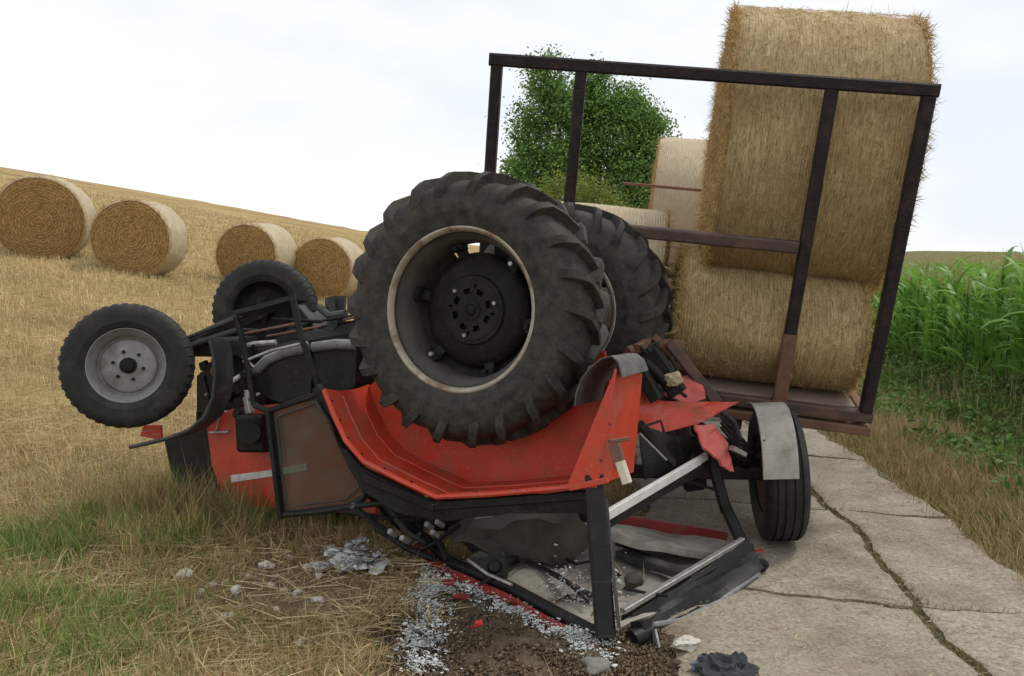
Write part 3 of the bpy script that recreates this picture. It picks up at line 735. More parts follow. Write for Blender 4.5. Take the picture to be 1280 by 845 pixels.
# door
dc = [(337, 513), (402, 491), (436, 556), (463, 606), (455, 622), (436, 634), (352, 644)]
dl = -.90
dp = [T(x, y, dl) for x, y in dc]
door = MB().beam(dp[0] + NU*.02, dp[6] - NU*.02, 0.03, 0.062, up=A).beam(dp[0], dp[1], 0.03, 0.05, up=A)
door.tube([dp[1], dp[2], dp[3]], 0.026, 8).tube([dp[3], dp[4], dp[5], dp[6]], 0.022, 8)
door = door.build('cab_door', M['black'], tractor)
MB().prism([T(x, y, dl+.012) for x, y in dc], A*0.006).build('door_glass', M['doorglass'], door, smooth=0)
MB().tube([T(345, 522, dl-.01), T(396, 503, dl-.01), T(428, 560, dl-.01), T(452, 606, dl-.01), T(434, 624, dl-.01), T(358, 634, dl-.01), T(345, 522, dl-.01)], 0.006, 6).build('door_seal', M['plastic'], door)
MB().tube([T(318, 506, dl), T(330, 512, dl), T(338, 514, dl)], 0.02, 8).beam(T(396, 484, dl), T(408, 498, dl), 0.05, 0.06).build('door_hinge', M['black'], door)
MB().tube([T(352, 644, dl), T(400, 640, dl-.03), T(440, 633, dl-.05), T(490, 628, dl), T(540, 640, dl)], 0.018, 8).build('sill_tube', M['black'], tractor)

# near rear fender: lip, sloped plates, inner wall, rear plate, rubber flap
lip = [(405, 487), (418, 520), (432, 550), (455, 577), (500, 600), (545, 621), (610, 618), (680, 612), (745, 606)]
def fender_sheet():
    n = 9
    lp = [T(x, y, -1.04) for x, y in lip]
    # resample lip finely
    fine = []
    for i in range(len(lp)-1):
        for k in range(4): fine.append(lp[i].lerp(lp[i+1], k/4))
    fine.append(lp[-1])
    vs, fs = [], []
    m_ = 7
    for p in fine:
        for j in range(m_):
            q = p + A*(0.46*j/(m_-1))
            q = q + NU*(0.012*mnoise.noise(q*3.0) + 0.006*mnoise.noise(q*9.0)) - NU*0.02*math.sin(math.pi*j/(m_-1))
            vs.append(q)
    for i in range(len(fine)-1):
        for j in range(m_-1):
            fs.append((i*m_+j, (i+1)*m_+j, (i+1)*m_+j+1, i*m_+j+1))
    k0 = len(vs)
    vs += [v - NU*0.012 for v in vs[:]]
    fs += [tuple(reversed([i+k0 for i in f])) for f in fs[:]]
    for i in range(len(fine)-1):
        fs.append((i*m_, (i+1)*m_, k0+(i+1)*m_, k0+i*m_))
    return MB().add(vs, fs), fine
fe, fine = fender_sheet()
inner = [p + A*0.46 for p in fine]
top = []
for i, p in enumerate(inner):
    u = i/(len(inner)-1)
    q = L(0, -.58, 0); s_ = (p - O).dot(F)
    top.append(L(s_, -.58, -0.28 - 0.06*math.cos(u*6.28)))
fe.strip(inner, top, 0.012)
fe.tube([p + NU*0.0 for p in fine], 0.016, 8)
fender = fe.build('rear_fender', M['red'], tractor, smooth=35)
rp = [(745, 608), (758, 540), (768, 482), (771, 461)]
ra = [T(x, y, -1.04) for x, y in rp]
rb = [T(x, y, -.60) for x, y in ((792, 590), (796, 545), (800, 500), (803, 467))]
MB().strip(ra, rb, 0.012).build('fender_back_plate', M['red'], fender, smooth=30)
MB().panel([T(x, y, -1.035) for x, y in ((708, 609), (745, 607), (768, 483), (770, 459))], 0.012, 3, .006, 5, 4).build('fender_gusset', M['red'], fender, smooth=30)
MB().beam(T(712, 610, -1.05), T(760, 600, -1.05), 0.02, 0.03, up=NU).build('fender_edge', M['red'], fender)
fl = [(719, 508), (721, 492), (727, 475), (738, 460), (752, 449), (764, 446), (772, 453), (777, 472)]
fa = [T(x, y, -1.05) for x, y in fl]
MB().strip(fa, [p + A*(0.46 + 0.02*math.sin(i)) + NU*0.01*math.sin(i*2) for i, p in enumerate(fa)], 0.007).build('mud_flap', M['flap'], fender, smooth=60)
for (x, y) in ((763, 530), (752, 575)):
    p = T(x, y, -1.045)
    MB().tube([p, p - A*0.012], 0.009, 6).build('rivet', M['red_dark'], fender, smooth=0)
for i in range(2, 34, 3):
    if i < len(fine):
        p = fine[i] + A*0.03 + NU*0.004
        MB().tube([p, p + NU*0.010], 0.008, 6).build('fender_bolt', M['cast'], fender, smooth=0)
for off in (.16, .33):
    MB().tube([p + A*off + NU*(0.004 - .02*math.sin(math.pi*off/.46)) for p in fine[1:-1]], 0.008, 6).build('fender_rib', M['red'], fender, smooth=60)
# lamp bracket and broken tail lamp
MB().beam(T(768, 555, -1.06), T(776, 585, -1.08), 0.06, 0.03, up=A).beam(T(762, 552, -1.06), T(786, 548, -1.0), 0.02, 0.05, up=A).build('lamp_bracket', M['rust'], tractor)
MB().beam(T(775, 577, -1.10), T(784, 604, -1.10), 0.05, 0.035, up=A, ch=.25).build('tail_lamp', M['cream'], tractor)
# cab lower side, below the fender
sill = [(398, 496), (432, 556), (456, 584), (545, 628), (745, 614), (742, 640), (640, 640), (560, 650), (500, 640), (455, 612)]
MB().panel([T(x, y, -.98) for x, y in sill], 0.03, 3, .015, 4, 5).build('cab_side_panel', M['black'], tractor, smooth=30)
MB().beam(T(455, 596, -1.0), T(545, 634, -1.0), 0.05, 0.05, up=A).beam(T(545, 632, -1.0), T(742, 618, -1.0), 0.05, 0.045, up=A).build('cab_sill', M['black'], tractor)

# cab frame
R0 = G(757, 797, 0.05); R1 = G(940, 712, 0.06)           # rear roof corners on the road
Rm = G(562, 702, 0.06); Rl = P(502, 652, 5.25)
U0 = T(742, 618, -.98); U1 = P(886, 572, 5.55)
def post(name, p, q, w, h, m='black', up=(0, 1, 0)):
    return MB().beam(p, q, w, h, up=up).build(name, M[m], tractor)
post('cab_pillar', U0 + Vector((0, 0, .10)), R0, 0.10, 0.085)
post('pillar_seal', U0 + Vector((.062, -.03, -.02)), R0 + Vector((.062, -.03, .06)), 0.016, 0.03, 'plastic')
post('cab_pillar', U1 + Vector((0, 0, .05)), P(908, 640, 5.5), 0.07, 0.07)
post('cab_pillar', P(907, 634, 5.5), P(934, 692, 5.24), 0.07, 0.07)
MB().beam(P(752, 655, 4.45), P(884, 578, 5.5), 0.05, 0.075).build('window_frame', M['black'], tractor)
MB().beam(P(757, 645, 4.42), P(882, 571, 5.46), 0.03, 0.055).build('window_sill', M['white'], tractor)
# folded rear roof frame
b0, b1 = P(768, 784, 4.26), P(938, 684, 5.22)
MB().beam(b0, b1, 0.05, 0.05).beam(P(800, 770, 4.40), P(925, 700, 5.15), 0.03, 0.09).build('roof_frame', M['black'], tractor)
MB().beam(P(778, 764, 4.30), P(928, 675, 5.18), 0.035, 0.03).build('roof_frame_edge', M['bare'], tractor)
def creased(e0, e1, n=5, m_=14, amp=.028, seed=1):
    r = random.Random(seed)
    vs, fs = [], []
    off = [r.uniform(.5, 1)*amp*(1 if q % 2 else -1) for q in range(n+1)]
    for k in range(m_+1):
        u = k/m_
        a0 = e0[0].lerp(e0[1], u/.5) if u < .5 else e0[1].lerp(e0[2], (u-.5)/.5)
        a1 = e1[0].lerp(e1[1], u/.5) if u < .5 else e1[1].lerp(e1[2], (u-.5)/.5)
        nr_ = Vector((-.35, -.6, .75)).normalized()
        for q in range(n+1):
            p = a0.lerp(a1, q/n)
            vs.append(p + nr_*(off[q]*(.6+.5*math.sin(u*7+q*1.3)) + .015*mnoise.noise(p*9)))
    for k in range(m_):
        for q in range(n):
            fs.append((k*(n+1)+q, k*(n+1)+q+1, (k+1)*(n+1)+q+1, (k+1)*(n+1)+q))
    return MB().add(vs, fs)
creased([P(786, 766, 4.36), P(860, 715, 4.78), P(932, 670, 5.22)], [P(812, 792, 4.28), P(885, 758, 4.60), P(956, 712, 5.05)]).build('folded_panel', M['black'], tractor, smooth=20)
MB().tube([P(812, 782, 4.28), P(850, 776, 4.42), P(900, 752, 4.68), P(948, 716, 5.02)], 0.016, 8).build('roof_gutter', M['tank_edge'], tractor)
MB().beam(P(934, 704, 5.10), P(944, 724, 5.04), 0.05, 0.03).build('tail_lamp', M['cream'], tractor)
MB().ball(P(952, 706, 5.12), 0.05, 2, (1, .6, .9), .4, 2, 4).build('lamp_housing', M['black'], tractor)
MB().beam(P(800, 775, 4.20), P(808, 806, 4.16), 0.07, 0.10).tube([P(790, 800, 4.12), P(815, 788, 4.2)], 0.05, 10).build('work_lamp', M['black'], tractor)
MB().beam(P(817, 787, 4.14), P(822, 810, 4.10), 0.012, 0.05).build('lamp_glass', M['bare'], tractor)
# roof rail of the near side, scraped red edge under it
rr = [R0, G(700, 768, .05), G(640, 735, .06), Rm, P(530, 672, 5.32), Rl]
MB().tube(rr, 0.034, 10).build('roof_rail', M['black'], tractor)
rs_ = [p + Vector((-.03, -.04, -.025)) for p in rr[:5]]
MB().strip(rs_, [p + Vector((-.035, -.035, -.02)) for p in rs_], 0.018).build('roof_edge', M['red_dark'], tractor)
MB().tube([G(585, 700, .14), G(610, 718, .12), G(640, 731, .11)], 0.010, 6).build('drip_strip', M['bare'], tractor)
# roof lining lying on the ground
D0 = Vector((0.55, 6.35, 0.08))
MB().panel([R0 + Vector((.02, .05, -.02)), R1 + Vector((-.03, .06, -.03)), D0, Rm + Vector((.03, .03, 0))], 0.02, 12, .05, 2.2, 7).build('roof_lining', M['liner'], tractor, smooth=30)
MB().panel([P(760, 665, 5.2), P(840, 672, 5.7), P(920, 690, 5.5), P(905, 700, 5.3), P(800, 690, 5.0), P(752, 672, 5.0)], 0.05, 3, .02, 3, 8).build('roof_lining', M['liner'], tractor, smooth=30)
MB().beam(P(765, 650, 5.5), P(905, 672, 5.75), 0.08, 0.09).build('roof_edge', M['red_dark'], tractor)
MB().beam(G(775, 692, .10), G(870, 722, .10), 0.09, 0.05).beam(G(660, 700, .09), G(740, 745, .09), 0.03, 0.02).build('roof_bow', M['plastic'], tractor)
sp = G(619, 711, .12)
MB().xf(Matrix.Identity(4)).lathe([(0, -.05), (.03, -.05), (.035, -.03), (.05, -.04), (.075, -.045), (.08, -.03), (.08, .03), (0, .03)], 24).xf(wheel_matrix(sp, Vector((.1, .8, -.6)))).build('air_vent', M['black'], tractor)
MB().beam(sp + Vector((.05, .05, 0)), P(662, 688, 5.3), 0.05, 0.05).build('vent_duct', M['black'], tractor)
MB().ball(G(792, 725, .11), 0.06, 2, (1, .8, .8), .5, 2, 9).build('control_box', M['seat'], tractor)
for k, pts in enumerate([[(770, 680), (800, 690), (850, 712), (900, 705)], [(600, 730), (660, 700), (700, 720), (735, 752)], [(690, 690), (720, 705), (745, 700), (775, 720)], [(780, 735), (810, 742), (835, 745)]]):
    MB().tube([G(x, y, .11) for x, y in pts], 0.009, 6).build('cable', M['black'], tractor)
# seat and console hanging in the cab
se = MB().panel([P(560, 660, 5.3), P(600, 640, 5.3), P(720, 635, 5.3), P(728, 668, 5.3), P(690, 690, 5.3), P(640, 678, 5.3), P(590, 690, 5.3)], 0.22, 4, .05, 4, 9)
se.build('seat_cushion', M['seat'], tractor, smooth=60)
MB().panel([P(485, 625, 5.5), P(745, 610, 5.5), P(750, 650, 5.5), P(600, 668, 5.5), P(490, 655, 5.5)], 0.03, 3, .03, 4, 10).build('cab_floor', M['cast'], tractor)
MB().panel([P(592, 640, 5.0), P(614, 636, 5.0), P(616, 645, 5.0), P(594, 648, 5.0)], 0.01, 1, .0, 4, 10).build('plate', M['bare'], tractor)
# tangled bars at the front of the cab
random.seed(21)
tang = [((440, 632), (520, 690), .022), ((455, 612), (500, 660), .02), ((470, 648), (560, 640), .016), ((480, 630), (548, 690), .018), ((500, 625), (530, 668), .014), ((520, 690), (575, 655), .014), ((545, 640), (500, 690), .014), ((470, 660), (545, 700), .020), ((555, 636), (596, 620), .018), ((505, 655), (600, 625), .014), ((430, 640), (480, 648), .016), ((530, 640), (560, 700), .02)]
for k, (p, q, r) in enumerate(tang):
    y1, y2 = 5.0 + .04*k, 5.35 - .03*k
    p3, q3 = P(*p, y1), P(*q, y2)
    m3 = p3.lerp(q3, .5) + Vector((random.uniform(-.05, .05), random.uniform(-.05, .05), random.uniform(-.03, .03)))
    MB().tube([p3, p3.lerp(m3, .6), m3, q3.lerp(m3, .5), q3], r, 8).build('bent_bar', M['black' if k % 3 else 'plastic'], tractor)
for k, (x, y) in enumerate([(533, 655), (546, 652), (487, 664), (502, 672), (540, 665)]):
    MB().beam(P(x, y, 5.0), P(x+7, y+5, 5.05), 0.03, 0.03).build('bracket', M['bare'], tractor)

# far rear fender, torn
FYr = 5.75
MB().panel([P(790, 486, 5.4), P(830, 502, 5.5), P(926, 502, 5.55), P(872, 530, 5.5), P(830, 540, 5.45), P(800, 545, 5.35), P(788, 520, 5.3)], 0.012, 4, .03, 5, 11).build('far_fender', M['red'], tractor, smooth=25)
MB().panel([P(826, 498, 5.6), P(836, 478, 5.7), P(866, 470, 5.8), P(880, 500, 5.7), P(850, 505, 5.6)], 0.012, 4, .05, 6, 12).build('far_fender_flange', M['red_worn'], tractor, smooth=25)
MB().panel([P(864, 532, 5.4), P(893, 530, 5.45), P(905, 548, 5.45), P(917, 590, 5.35), P(898, 580, 5.3), P(880, 560, 5.3)], 0.012, 4, .05, 6, 13).build('torn_fender_corner', M['red_worn'], tractor, smooth=20)
MB().panel([P(800, 530, 5.3), P(840, 545, 5.4), P(876, 545, 5.5), P(860, 575, 5.5), P(805, 600, 5.2)], 0.01, 3, .03, 5, 14).build('cab_rear_panel', M['black'], tractor)
MB().beam(P(800, 530, 4.95), P(842, 580, 5.2), 0.03, 0.05).tube([P(798, 535, 4.95), P(826, 526, 5.0), P(830, 540, 5.0)], 0.008, 6).build('window_strut', M['black'], tractor)
MB().beam(P(800, 542, 4.93), P(833, 575, 5.1), 0.012, 0.012).build('gas_spring', M['bare'], tractor)
# three point linkage and tow hitch
ln = MB().beam(P(792, 425, 5.75), P(850, 432, 5.95), 0.09, 0.07).beam(P(815, 420, 5.75), P(838, 445, 5.8), 0.07, 0.05).beam(P(796, 436, 5.6), P(826, 418, 5.9), 0.05, 0.06)
ln.tube([P(784, 440, 5.6), P(800, 434, 5.7), P(846, 446, 5.9)], 0.035, 10)
ln.build('lift_arms', M['rust'], tractor)
MB().beam(P(836, 428, 5.7), P(896, 503, 5.75), 0.05, 0.07).build('lift_link', M['frame_rust'], tractor)
MB().beam(P(812, 440, 5.5), P(848, 492, 5.45), 0.10, 0.12).build('tow_hitch', M['cast'], tractor)
MB().ball(P(842, 474, 5.38), 0.055, 3, (1.1, .6, .8), .5, 3, 2).build('hitch_casting', M['bone'], tractor, smooth=60)
MB().beam(P(800, 460, 5.4), P(822, 500, 5.35), 0.10, 0.08).tube([P(806, 452, 5.4), P(835, 480, 5.4)], 0.03, 10).build('hydraulic_block', M['cast'], tractor)
MB().tube([P(806, 620, 5.3), P(826, 600, 5.3), P(860, 602, 5.4), P(894, 612, 5.5)], 0.010, 8).build('cable', M['black'], tractor)
for k in range(5):
    x0 = 800 + 9*k
    MB().tube([P(x0, 432+3*k, 5.6), P(x0+10, 445+4*k, 5.55), P(x0+8, 465+5*k, 5.5), P(x0+22, 480+4*k, 5.5)], 0.012, 8).build('hose', M['black'], tractor)

# ------------------------------------------------------------------ blades, straw and leaves as real faces
def unit(v): return v / np.maximum(np.linalg.norm(v, axis=1, keepdims=True), 1e-9)
def blades(base, d, ln, wd, col, bend=0.3, tipc=1.1, r=rng):
    n = len(base)
    d = unit(d)
    rv = r.normal(size=(n, 3))
    side = unit(np.cross(d, rv))
    bd = unit(np.cross(side, d)) * (bend * r.uniform(0.2, 1, (n, 1)))
    ln = ln.reshape(-1, 1); wd = wd.reshape(-1, 1)
    mid_ = base + d*ln*0.55 + bd*ln*0.15
    tip = base + d*ln*0.95 + bd*ln*0.6
    V = np.stack([base - side*wd/2, base + side*wd/2, mid_ - side*wd*0.4, mid_ + side*wd*0.4, tip], 1).reshape(-1, 3)
    k = np.arange(n)[:, None]*5
    Tt = np.concatenate([k + np.array([0, 1, 2]), k + np.array([1, 3, 2]), k + np.array([2, 3, 4])], 1).reshape(-1, 3)
    cc = np.repeat(col[:, None, :], 5, 1) * np.array([1.0, 1.0, 1.0, 1.0, tipc])[None, :, None]
    return V, Tt, np.clip(cc, 0, 1).reshape(-1, 3)
def leaves(c, nrm, size, col, r=rng, asp=0.55):
    n = len(c)
    nrm = unit(nrm)
    u = unit(np.cross(nrm, r.normal(size=(n, 3)))); v = np.cross(nrm, u)
    s = size.reshape(-1, 1)
    V = np.stack([c - u*s*0.5, c + v*s*asp*0.5 + nrm*s*0.06, c + u*s*0.5, c - v*s*asp*0.5 + nrm*s*0.06], 1).reshape(-1, 3)
    k = np.arange(n)[:, None]*4
    Tt = np.concatenate([k + np.array([0, 1, 2]), k + np.array([0, 2, 3])], 1).reshape(-1, 3)
    return V, Tt, np.repeat(col[:, None, :], 4, 1).reshape(-1, 3)
def vary(c1, c2, n, r=rng, jit=0.12):
    t = r.uniform(0, 1, (n, 1))
    c = np.array(c1)*(1-t) + np.array(c2)*t
    return np.clip(c * (1 + r.normal(0, jit, (n, 1))), 0.003, 0.95)
def joinm(parts):
    Vs, Ts, Cs, k = [], [], [], 0
    for v, t, c in parts:
        Vs.append(v); Ts.append(t + k); Cs.append(c); k += len(v)
    return np.concatenate(Vs), np.concatenate(Ts), np.concatenate(Cs)

# ------------------------------------------------------------------ straw bales
def wrap_mat(name, c1, c2, dark):
    m = bpy.data.materials.new(name); m.use_nodes = True
    t = m.node_tree; N = t.nodes; K = t.links; b = N['Principled BSDF']
    b.inputs['Roughness'].default_value = 0.75; b.inputs['Specular IOR Level'].default_value = 0.25
    co = N.new('ShaderNodeTexCoord')
    def ns(s, st, det=6, ro=0.7):
        mp_ = N.new('ShaderNodeMapping'); mp_.inputs['Scale'].default_value = st
        K.new(co.outputs['Object'], mp_.inputs['Vector'])
        n = N.new('ShaderNodeTexNoise'); n.inputs['Scale'].default_value = s; n.inputs['Detail'].default_value = det; n.inputs['Roughness'].default_value = ro
        K.new(mp_.outputs[0], n.inputs['Vector']); return n.outputs['Fac']
    f1 = ns(9, (1, 7, 1)); f2 = ns(45, (1, 2, 1), 4, 0.8); f3 = ns(2.2, (1, 1, 1))
    r = N.new('ShaderNodeValToRGB'); r.color_ramp.elements[0].position = 0.40; r.color_ramp.elements[1].position = 0.61
    r.color_ramp.elements[0].color = (*c1, 1); r.color_ramp.elements[1].color = (*c2, 1)
    ad = N.new('ShaderNodeMath'); ad.operation = 'MULTIPLY_ADD'; ad.inputs[1].default_value = 0.55; K.new(f1, ad.inputs[0])
    ad2 = N.new('ShaderNodeMath'); ad2.operation = 'MULTIPLY'; ad2.inputs[1].default_value = 0.45; K.new(f2, ad2.inputs[0]); K.new(ad2.outputs[0], ad.inputs[2])
    K.new(ad.outputs[0], r.inputs['Fac'])
    mr = N.new('ShaderNodeMapRange'); mr.inputs['From Min'].default_value = 0.42; mr.inputs['From Max'].default_value = 0.68; mr.inputs['To Max'].default_value = 0.75
    K.new(f3, mr.inputs['Value'])
    mm = N.new('ShaderNodeMix'); mm.data_type = 'RGBA'; mm.inputs['B'].default_value = (*dark, 1); K.new(mr.outputs[0], mm.inputs['Factor']); K.new(r.outputs[0], mm.inputs['A'])
    # net threads running round the bale
    w = N.new('ShaderNodeTexWave'); w.wave_type = 'BANDS'; w.bands_direction = 'Y'; w.inputs['Scale'].default_value = 15; w.inputs['Distortion'].default_value = 1.6; w.inputs['Detail'].default_value = 3; w.inputs['Detail Scale'].default_value = 2
    K.new(co.outputs['Object'], w.inputs['Vector'])
    mr2 = N.new('ShaderNodeMapRange'); mr2.inputs['From Min'].default_value = 0.55; mr2.inputs['From Max'].default_value = 1.0; mr2.inputs['To Max'].default_value = 0.5
    K.new(w.outputs['Fac'], mr2.inputs['Value'])
    m2 = N.new('ShaderNodeMix'); m2.data_type = 'RGBA'; m2.inputs['B'].default_value = (0.66, 0.56, 0.40, 1); K.new(mr2.outputs[0], m2.inputs['Factor']); K.new(mm.outputs['Result'], m2.inputs['A'])
    K.new(m2.outputs['Result'], b.inputs['Base Color'])
    bp = N.new('ShaderNodeBump'); bp.inputs['Strength'].default_value = 0.7; bp.inputs['Distance'].default_value = 0.03
    a3 = N.new('ShaderNodeMath'); a3.operation = 'ADD'; K.new(ad.outputs[0], a3.inputs[0]); K.new(mr2.outputs[0], a3.inputs[1])
    K.new(a3.outputs[0], bp.inputs['Height']); K.new(bp.outputs[0], b.inputs['Normal'])
    return m
M['wrap'] = wrap_mat('net wrapped straw', (0.25, 0.145, 0.042), (0.78, 0.60, 0.31), (0.42, 0.26, 0.09))
M['wrap_pale'] = wrap_mat('pale net wrapped straw', (0.48, 0.37, 0.23), (0.70, 0.59, 0.42), (0.50, 0.38, 0.24))
M['strawend'] = mat('packed straw', (0.24, 0.14, 0.042), (0.48, 0.31, 0.115), 0.9, scale=26, detail=10, bump=1.0, bscale=40, dirt=(0.14, 0.075, 0.02), dfac=0.7, dscale=8)

def ring_straw():
    m = M['strawend']; t = m.node_tree; N = t.nodes; K = t.links; b = N['Principled BSDF']
    src = b.inputs['Base Color'].links[0].from_socket
    co = N.new('ShaderNodeTexCoord'); mp_ = N.new('ShaderNodeMapping'); mp_.inputs['Location'].default_value = (0, 0, -.8); K.new(co.outputs['Object'], mp_.inputs['Vector'])
    w = N.new('ShaderNodeTexWave'); w.wave_type = 'RINGS'; w.rings_direction = 'Y'; w.inputs['Scale'].default_value = 5.5; w.inputs['Distortion'].default_value = 7; w.inputs['Detail'].default_value = 5; w.inputs['Detail Scale'].default_value = 3
    K.new(mp_.outputs[0], w.inputs['Vector'])
    r = N.new('ShaderNodeValToRGB'); r.color_ramp.elements[0].color = (.55, .52, .48, 1); r.color_ramp.elements[1].color = (1.25, 1.22, 1.15, 1); K.new(w.outputs['Fac'], r.inputs['Fac'])
    x = N.new('ShaderNodeMix'); x.data_type = 'RGBA'; x.blend_type = 'MULTIPLY'; x.inputs['Factor'].default_value = .8; K.new(src, x.inputs['A']); K.new(r.outputs[0], x.inputs['B'])
    K.new(x.outputs['Result'], b.inputs['Base Color'])
ring_straw()
def bale(base, axis, up, rn, rv, ln, label, group=None, wrap='wrap', nstr=3000, seed=1, flat=0.0, side_str=0.3, endc=((0.30, 0.18, 0.06), (0.62, 0.46, 0.20))):
    r = np.random.default_rng(seed)
    axis = Vector(axis).normalized(); up = Vector(up); up = (up - axis*up.dot(axis)).normalized()
    x = axis.cross(up)
    root = thing('straw_bale', base, label, 'straw bale', group)
    Mx = Matrix((x, axis, up)).transposed().to_4x4()
    Mx.translation = Vector(base)
    root.matrix_world = Mx
    n, m_ = 112, 22
    off = Vector((seed*3.7, seed*1.3, 0))
    def prof(th):
        c, s = math.cos(th), math.sin(th)
        px_, pz_ = rn*s, rv*c
        if pz_ < -rv*(1-flat): pz_ = -rv*(1-flat) + (pz_ + rv*(1-flat))*0.25
        return px_, pz_ + rv*(1 - flat*0.75)
    def surf(th, y, sc=1.0):
        px_, pz_ = prof(th)
        e = abs(y)/(ln/2)
        k = sc * (1 - 0.05*max(0, (e-0.86)/0.14)**2)
        v = Vector((px_*k, y, (pz_ - rv)*k + rv))
        k2 = mnoise.noise(Vector((math.sin(th)*1.6, y*1.7, math.cos(th)*1.6)) + off)*0.022 + mnoise.noise(Vector((math.sin(th)*6, y*5, math.cos(th)*6)) + off)*0.008
        dv = Vector((math.sin(th), 0, math.cos(th)))
        return v + dv*k2*sc
    vs, fs = [], []
    for k in range(n):
        for j in range(m_+1):
            vs.append(surf(2*math.pi*k/n, -ln/2 + ln*j/m_))
    for k in range(n):
        for j in range(m_):
            fs.append((k*(m_+1)+j, k*(m_+1)+j+1, ((k+1) % n)*(m_+1)+j+1, ((k+1) % n)*(m_+1)+j))
    MB().add(vs, fs).build('wrapped_side', M[wrap], root, smooth=60, local=True)
    for sd in (-1, 1):
        vs, fs = [], []
        R_ = 12
        for i in range(R_+1):
            for k in range(n):
                q = surf(2*math.pi*k/n, sd*ln/2, i/R_)
                q.y += sd*(0.03*(1-(i/R_)**4) + 0.02*mnoise.noise(q*6 + off) + 0.012*mnoise.noise(q*16))*(0 if i == R_ else 1)
                vs.append(q)
        for i in range(R_):
            for k in range(n):
                fs.append((i*n+k, i*n+(k+1) % n, (i+1)*n+(k+1) % n, (i+1)*n+k))
        MB().add(vs, fs).build('end_face', M['strawend'], root, smooth=60, local=True)
    # loose stalks
    ps = []
    ne_ = int(nstr*(1-side_str))
    th = r.uniform(0, 2*math.pi, ne_); rad = np.sqrt(r.uniform(0.02, 1, ne_)); edge = r.uniform(0, 1, ne_) < 0.45
    rad = np.where(edge, r.uniform(0.93, 1.0, ne_), rad)
    sd = np.where(r.uniform(0, 1, ne_) < 0.5, -1.0, 1.0)
    bz = np.maximum(rv*np.cos(th), -rv*(1-flat))
    b = np.stack([rn*rad*np.sin(th), sd*(ln/2 + 0.03*(1-rad**4) - 0.01), bz*rad + rv*(1-flat*.75)], 1)
    tang_ = np.stack([np.cos(th), np.zeros(ne_), -np.sin(th)], 1) * r.choice([-1, 1], (ne_, 1))
    radv = np.stack([np.sin(th), np.zeros(ne_), np.cos(th)], 1)
    outv = np.stack([np.zeros(ne_), sd, np.zeros(ne_)], 1)
    dd = tang_*r.uniform(0.2, 1.2, (ne_, 1)) + radv*r.normal(0.0, 0.5, (ne_, 1)) + outv*r.uniform(0.02, 0.5, (ne_, 1))
    dd = np.where(edge[:, None], tang_*r.normal(0, 0.7, (ne_, 1)) + radv*r.uniform(-.1, .6, (ne_, 1)) + outv*r.uniform(-.5, .7, (ne_, 1)), dd)
    ps.append(blades(b, dd, np.where(edge, r.uniform(0.03, 0.12, ne_), r.uniform(0.04, 0.16, ne_)), r.uniform(0.003, 0.006, ne_), vary(*endc, ne_, r), 0.5, 1.0, r))
    n2 = nstr - ne_
    th = r.uniform(0, 2*math.pi, n2); yy = r.uniform(-ln/2, ln/2, n2)
    bz = np.maximum(rv*np.cos(th), -rv*(1-flat))
    b = np.stack([rn*1.004*np.sin(th), yy, bz*1.004 + rv*(1-flat*.75)], 1)
    tg = np.stack([np.cos(th), np.zeros(n2), -np.sin(th)], 1) * r.choice([-1, 1], (n2, 1))
    radv = np.stack([np.sin(th), np.zeros(n2), np.cos(th)], 1)
    dd = tg*r.normal(0.5, 0.6, (n2, 1)) + radv*np.abs(r.normal(0.0, 0.09, (n2, 1))) + np.stack([np.zeros(n2), r.normal(0, 0.5, n2), np.zeros(n2)], 1)
    ps.append(blades(b, dd, r.uniform(0.03, 0.11, n2), r.uniform(0.002, 0.0042, n2), vary((0.26, 0.16, 0.055), (0.74, 0.58, 0.31), n2, r), 0.3, 1.0, r))
    V, Tt, Cc = joinm(ps)
    fast_mesh('loose_straw', V, Tt, M['straw'], Cc, root)['kind'] = 'stuff'
    return root

# ------------------------------------------------------------------ trailer, nose down and leaning
TK = 1.19                                             # headboard 2.9 m wide, so that it clears the far tractor wheel
TO = CAM + (Vector((-0.227, 5.594, 1.219)) - CAM)*TK; TU = Vector((0.982, -0.155, -0.105)); TN = Vector((0.173, 0.967, 0.189)); TV = Vector((0.072, -0.204, 0.976))
def TL(u, n, v): return TO + (TU*u + TN*n + TV*v)*TK
TW, TH, TLEN = 2.45, 1.94, 5.2
trailer = thing('bale_trailer', (1.6, 6.6, 0), 'flat bed trailer with tall dark steel headboard frame tilted behind the overturned tractor', 'trailer')
def tb(name, p, q, w, h, m='frame', up=TN): return MB().beam(TL(*p), TL(*q), w*1.0, h*1.0, up=up).build(name, M[m], trailer)
hb_ = MB().beam(TL(-.045, 0, TH), TL(TW+.045, 0, TH), 0.088, 0.088, up=TN).build('headboard_rail', M['frame'], trailer)
tb('headboard_rail', (.55, .0, 1.0), (1.89, .0, 1.0), 0.085, 0.10, 'frame_rust')
tb('corner_post', (0, 0, .04), (0, 0, TH-.034), 0.08, 0.08)
tb('corner_post', (TW, 0, .03), (TW, 0, TH-.034), 0.085, 0.09)
tb('headboard_post', (.507, 0, .04), (.507, 0, TH-.034), 0.08, 0.07)
tb('headboard_post', (1.93, -.005, .46), (1.93, -.005, TH-.034), 0.085, 0.07)
tb('headboard_post', (1.93, -.012, -.08), (1.93, -.012, .47), 0.10, 0.06, 'rust')
tb('front_sill', (-.04, 0, 0), (TW+.045, 0, 0), 0.085, 0.075, 'frame_rust')
tb('front_sill', (-.04, .01, -.09), (TW+.045, .01, -.09), 0.07, 0.10, 'rust')
for u in (0.0, TW):
    tb('side_rail', (u, .05, -.02), (u, TLEN, -.02), 0.08, 0.12, 'rust', up=TV)
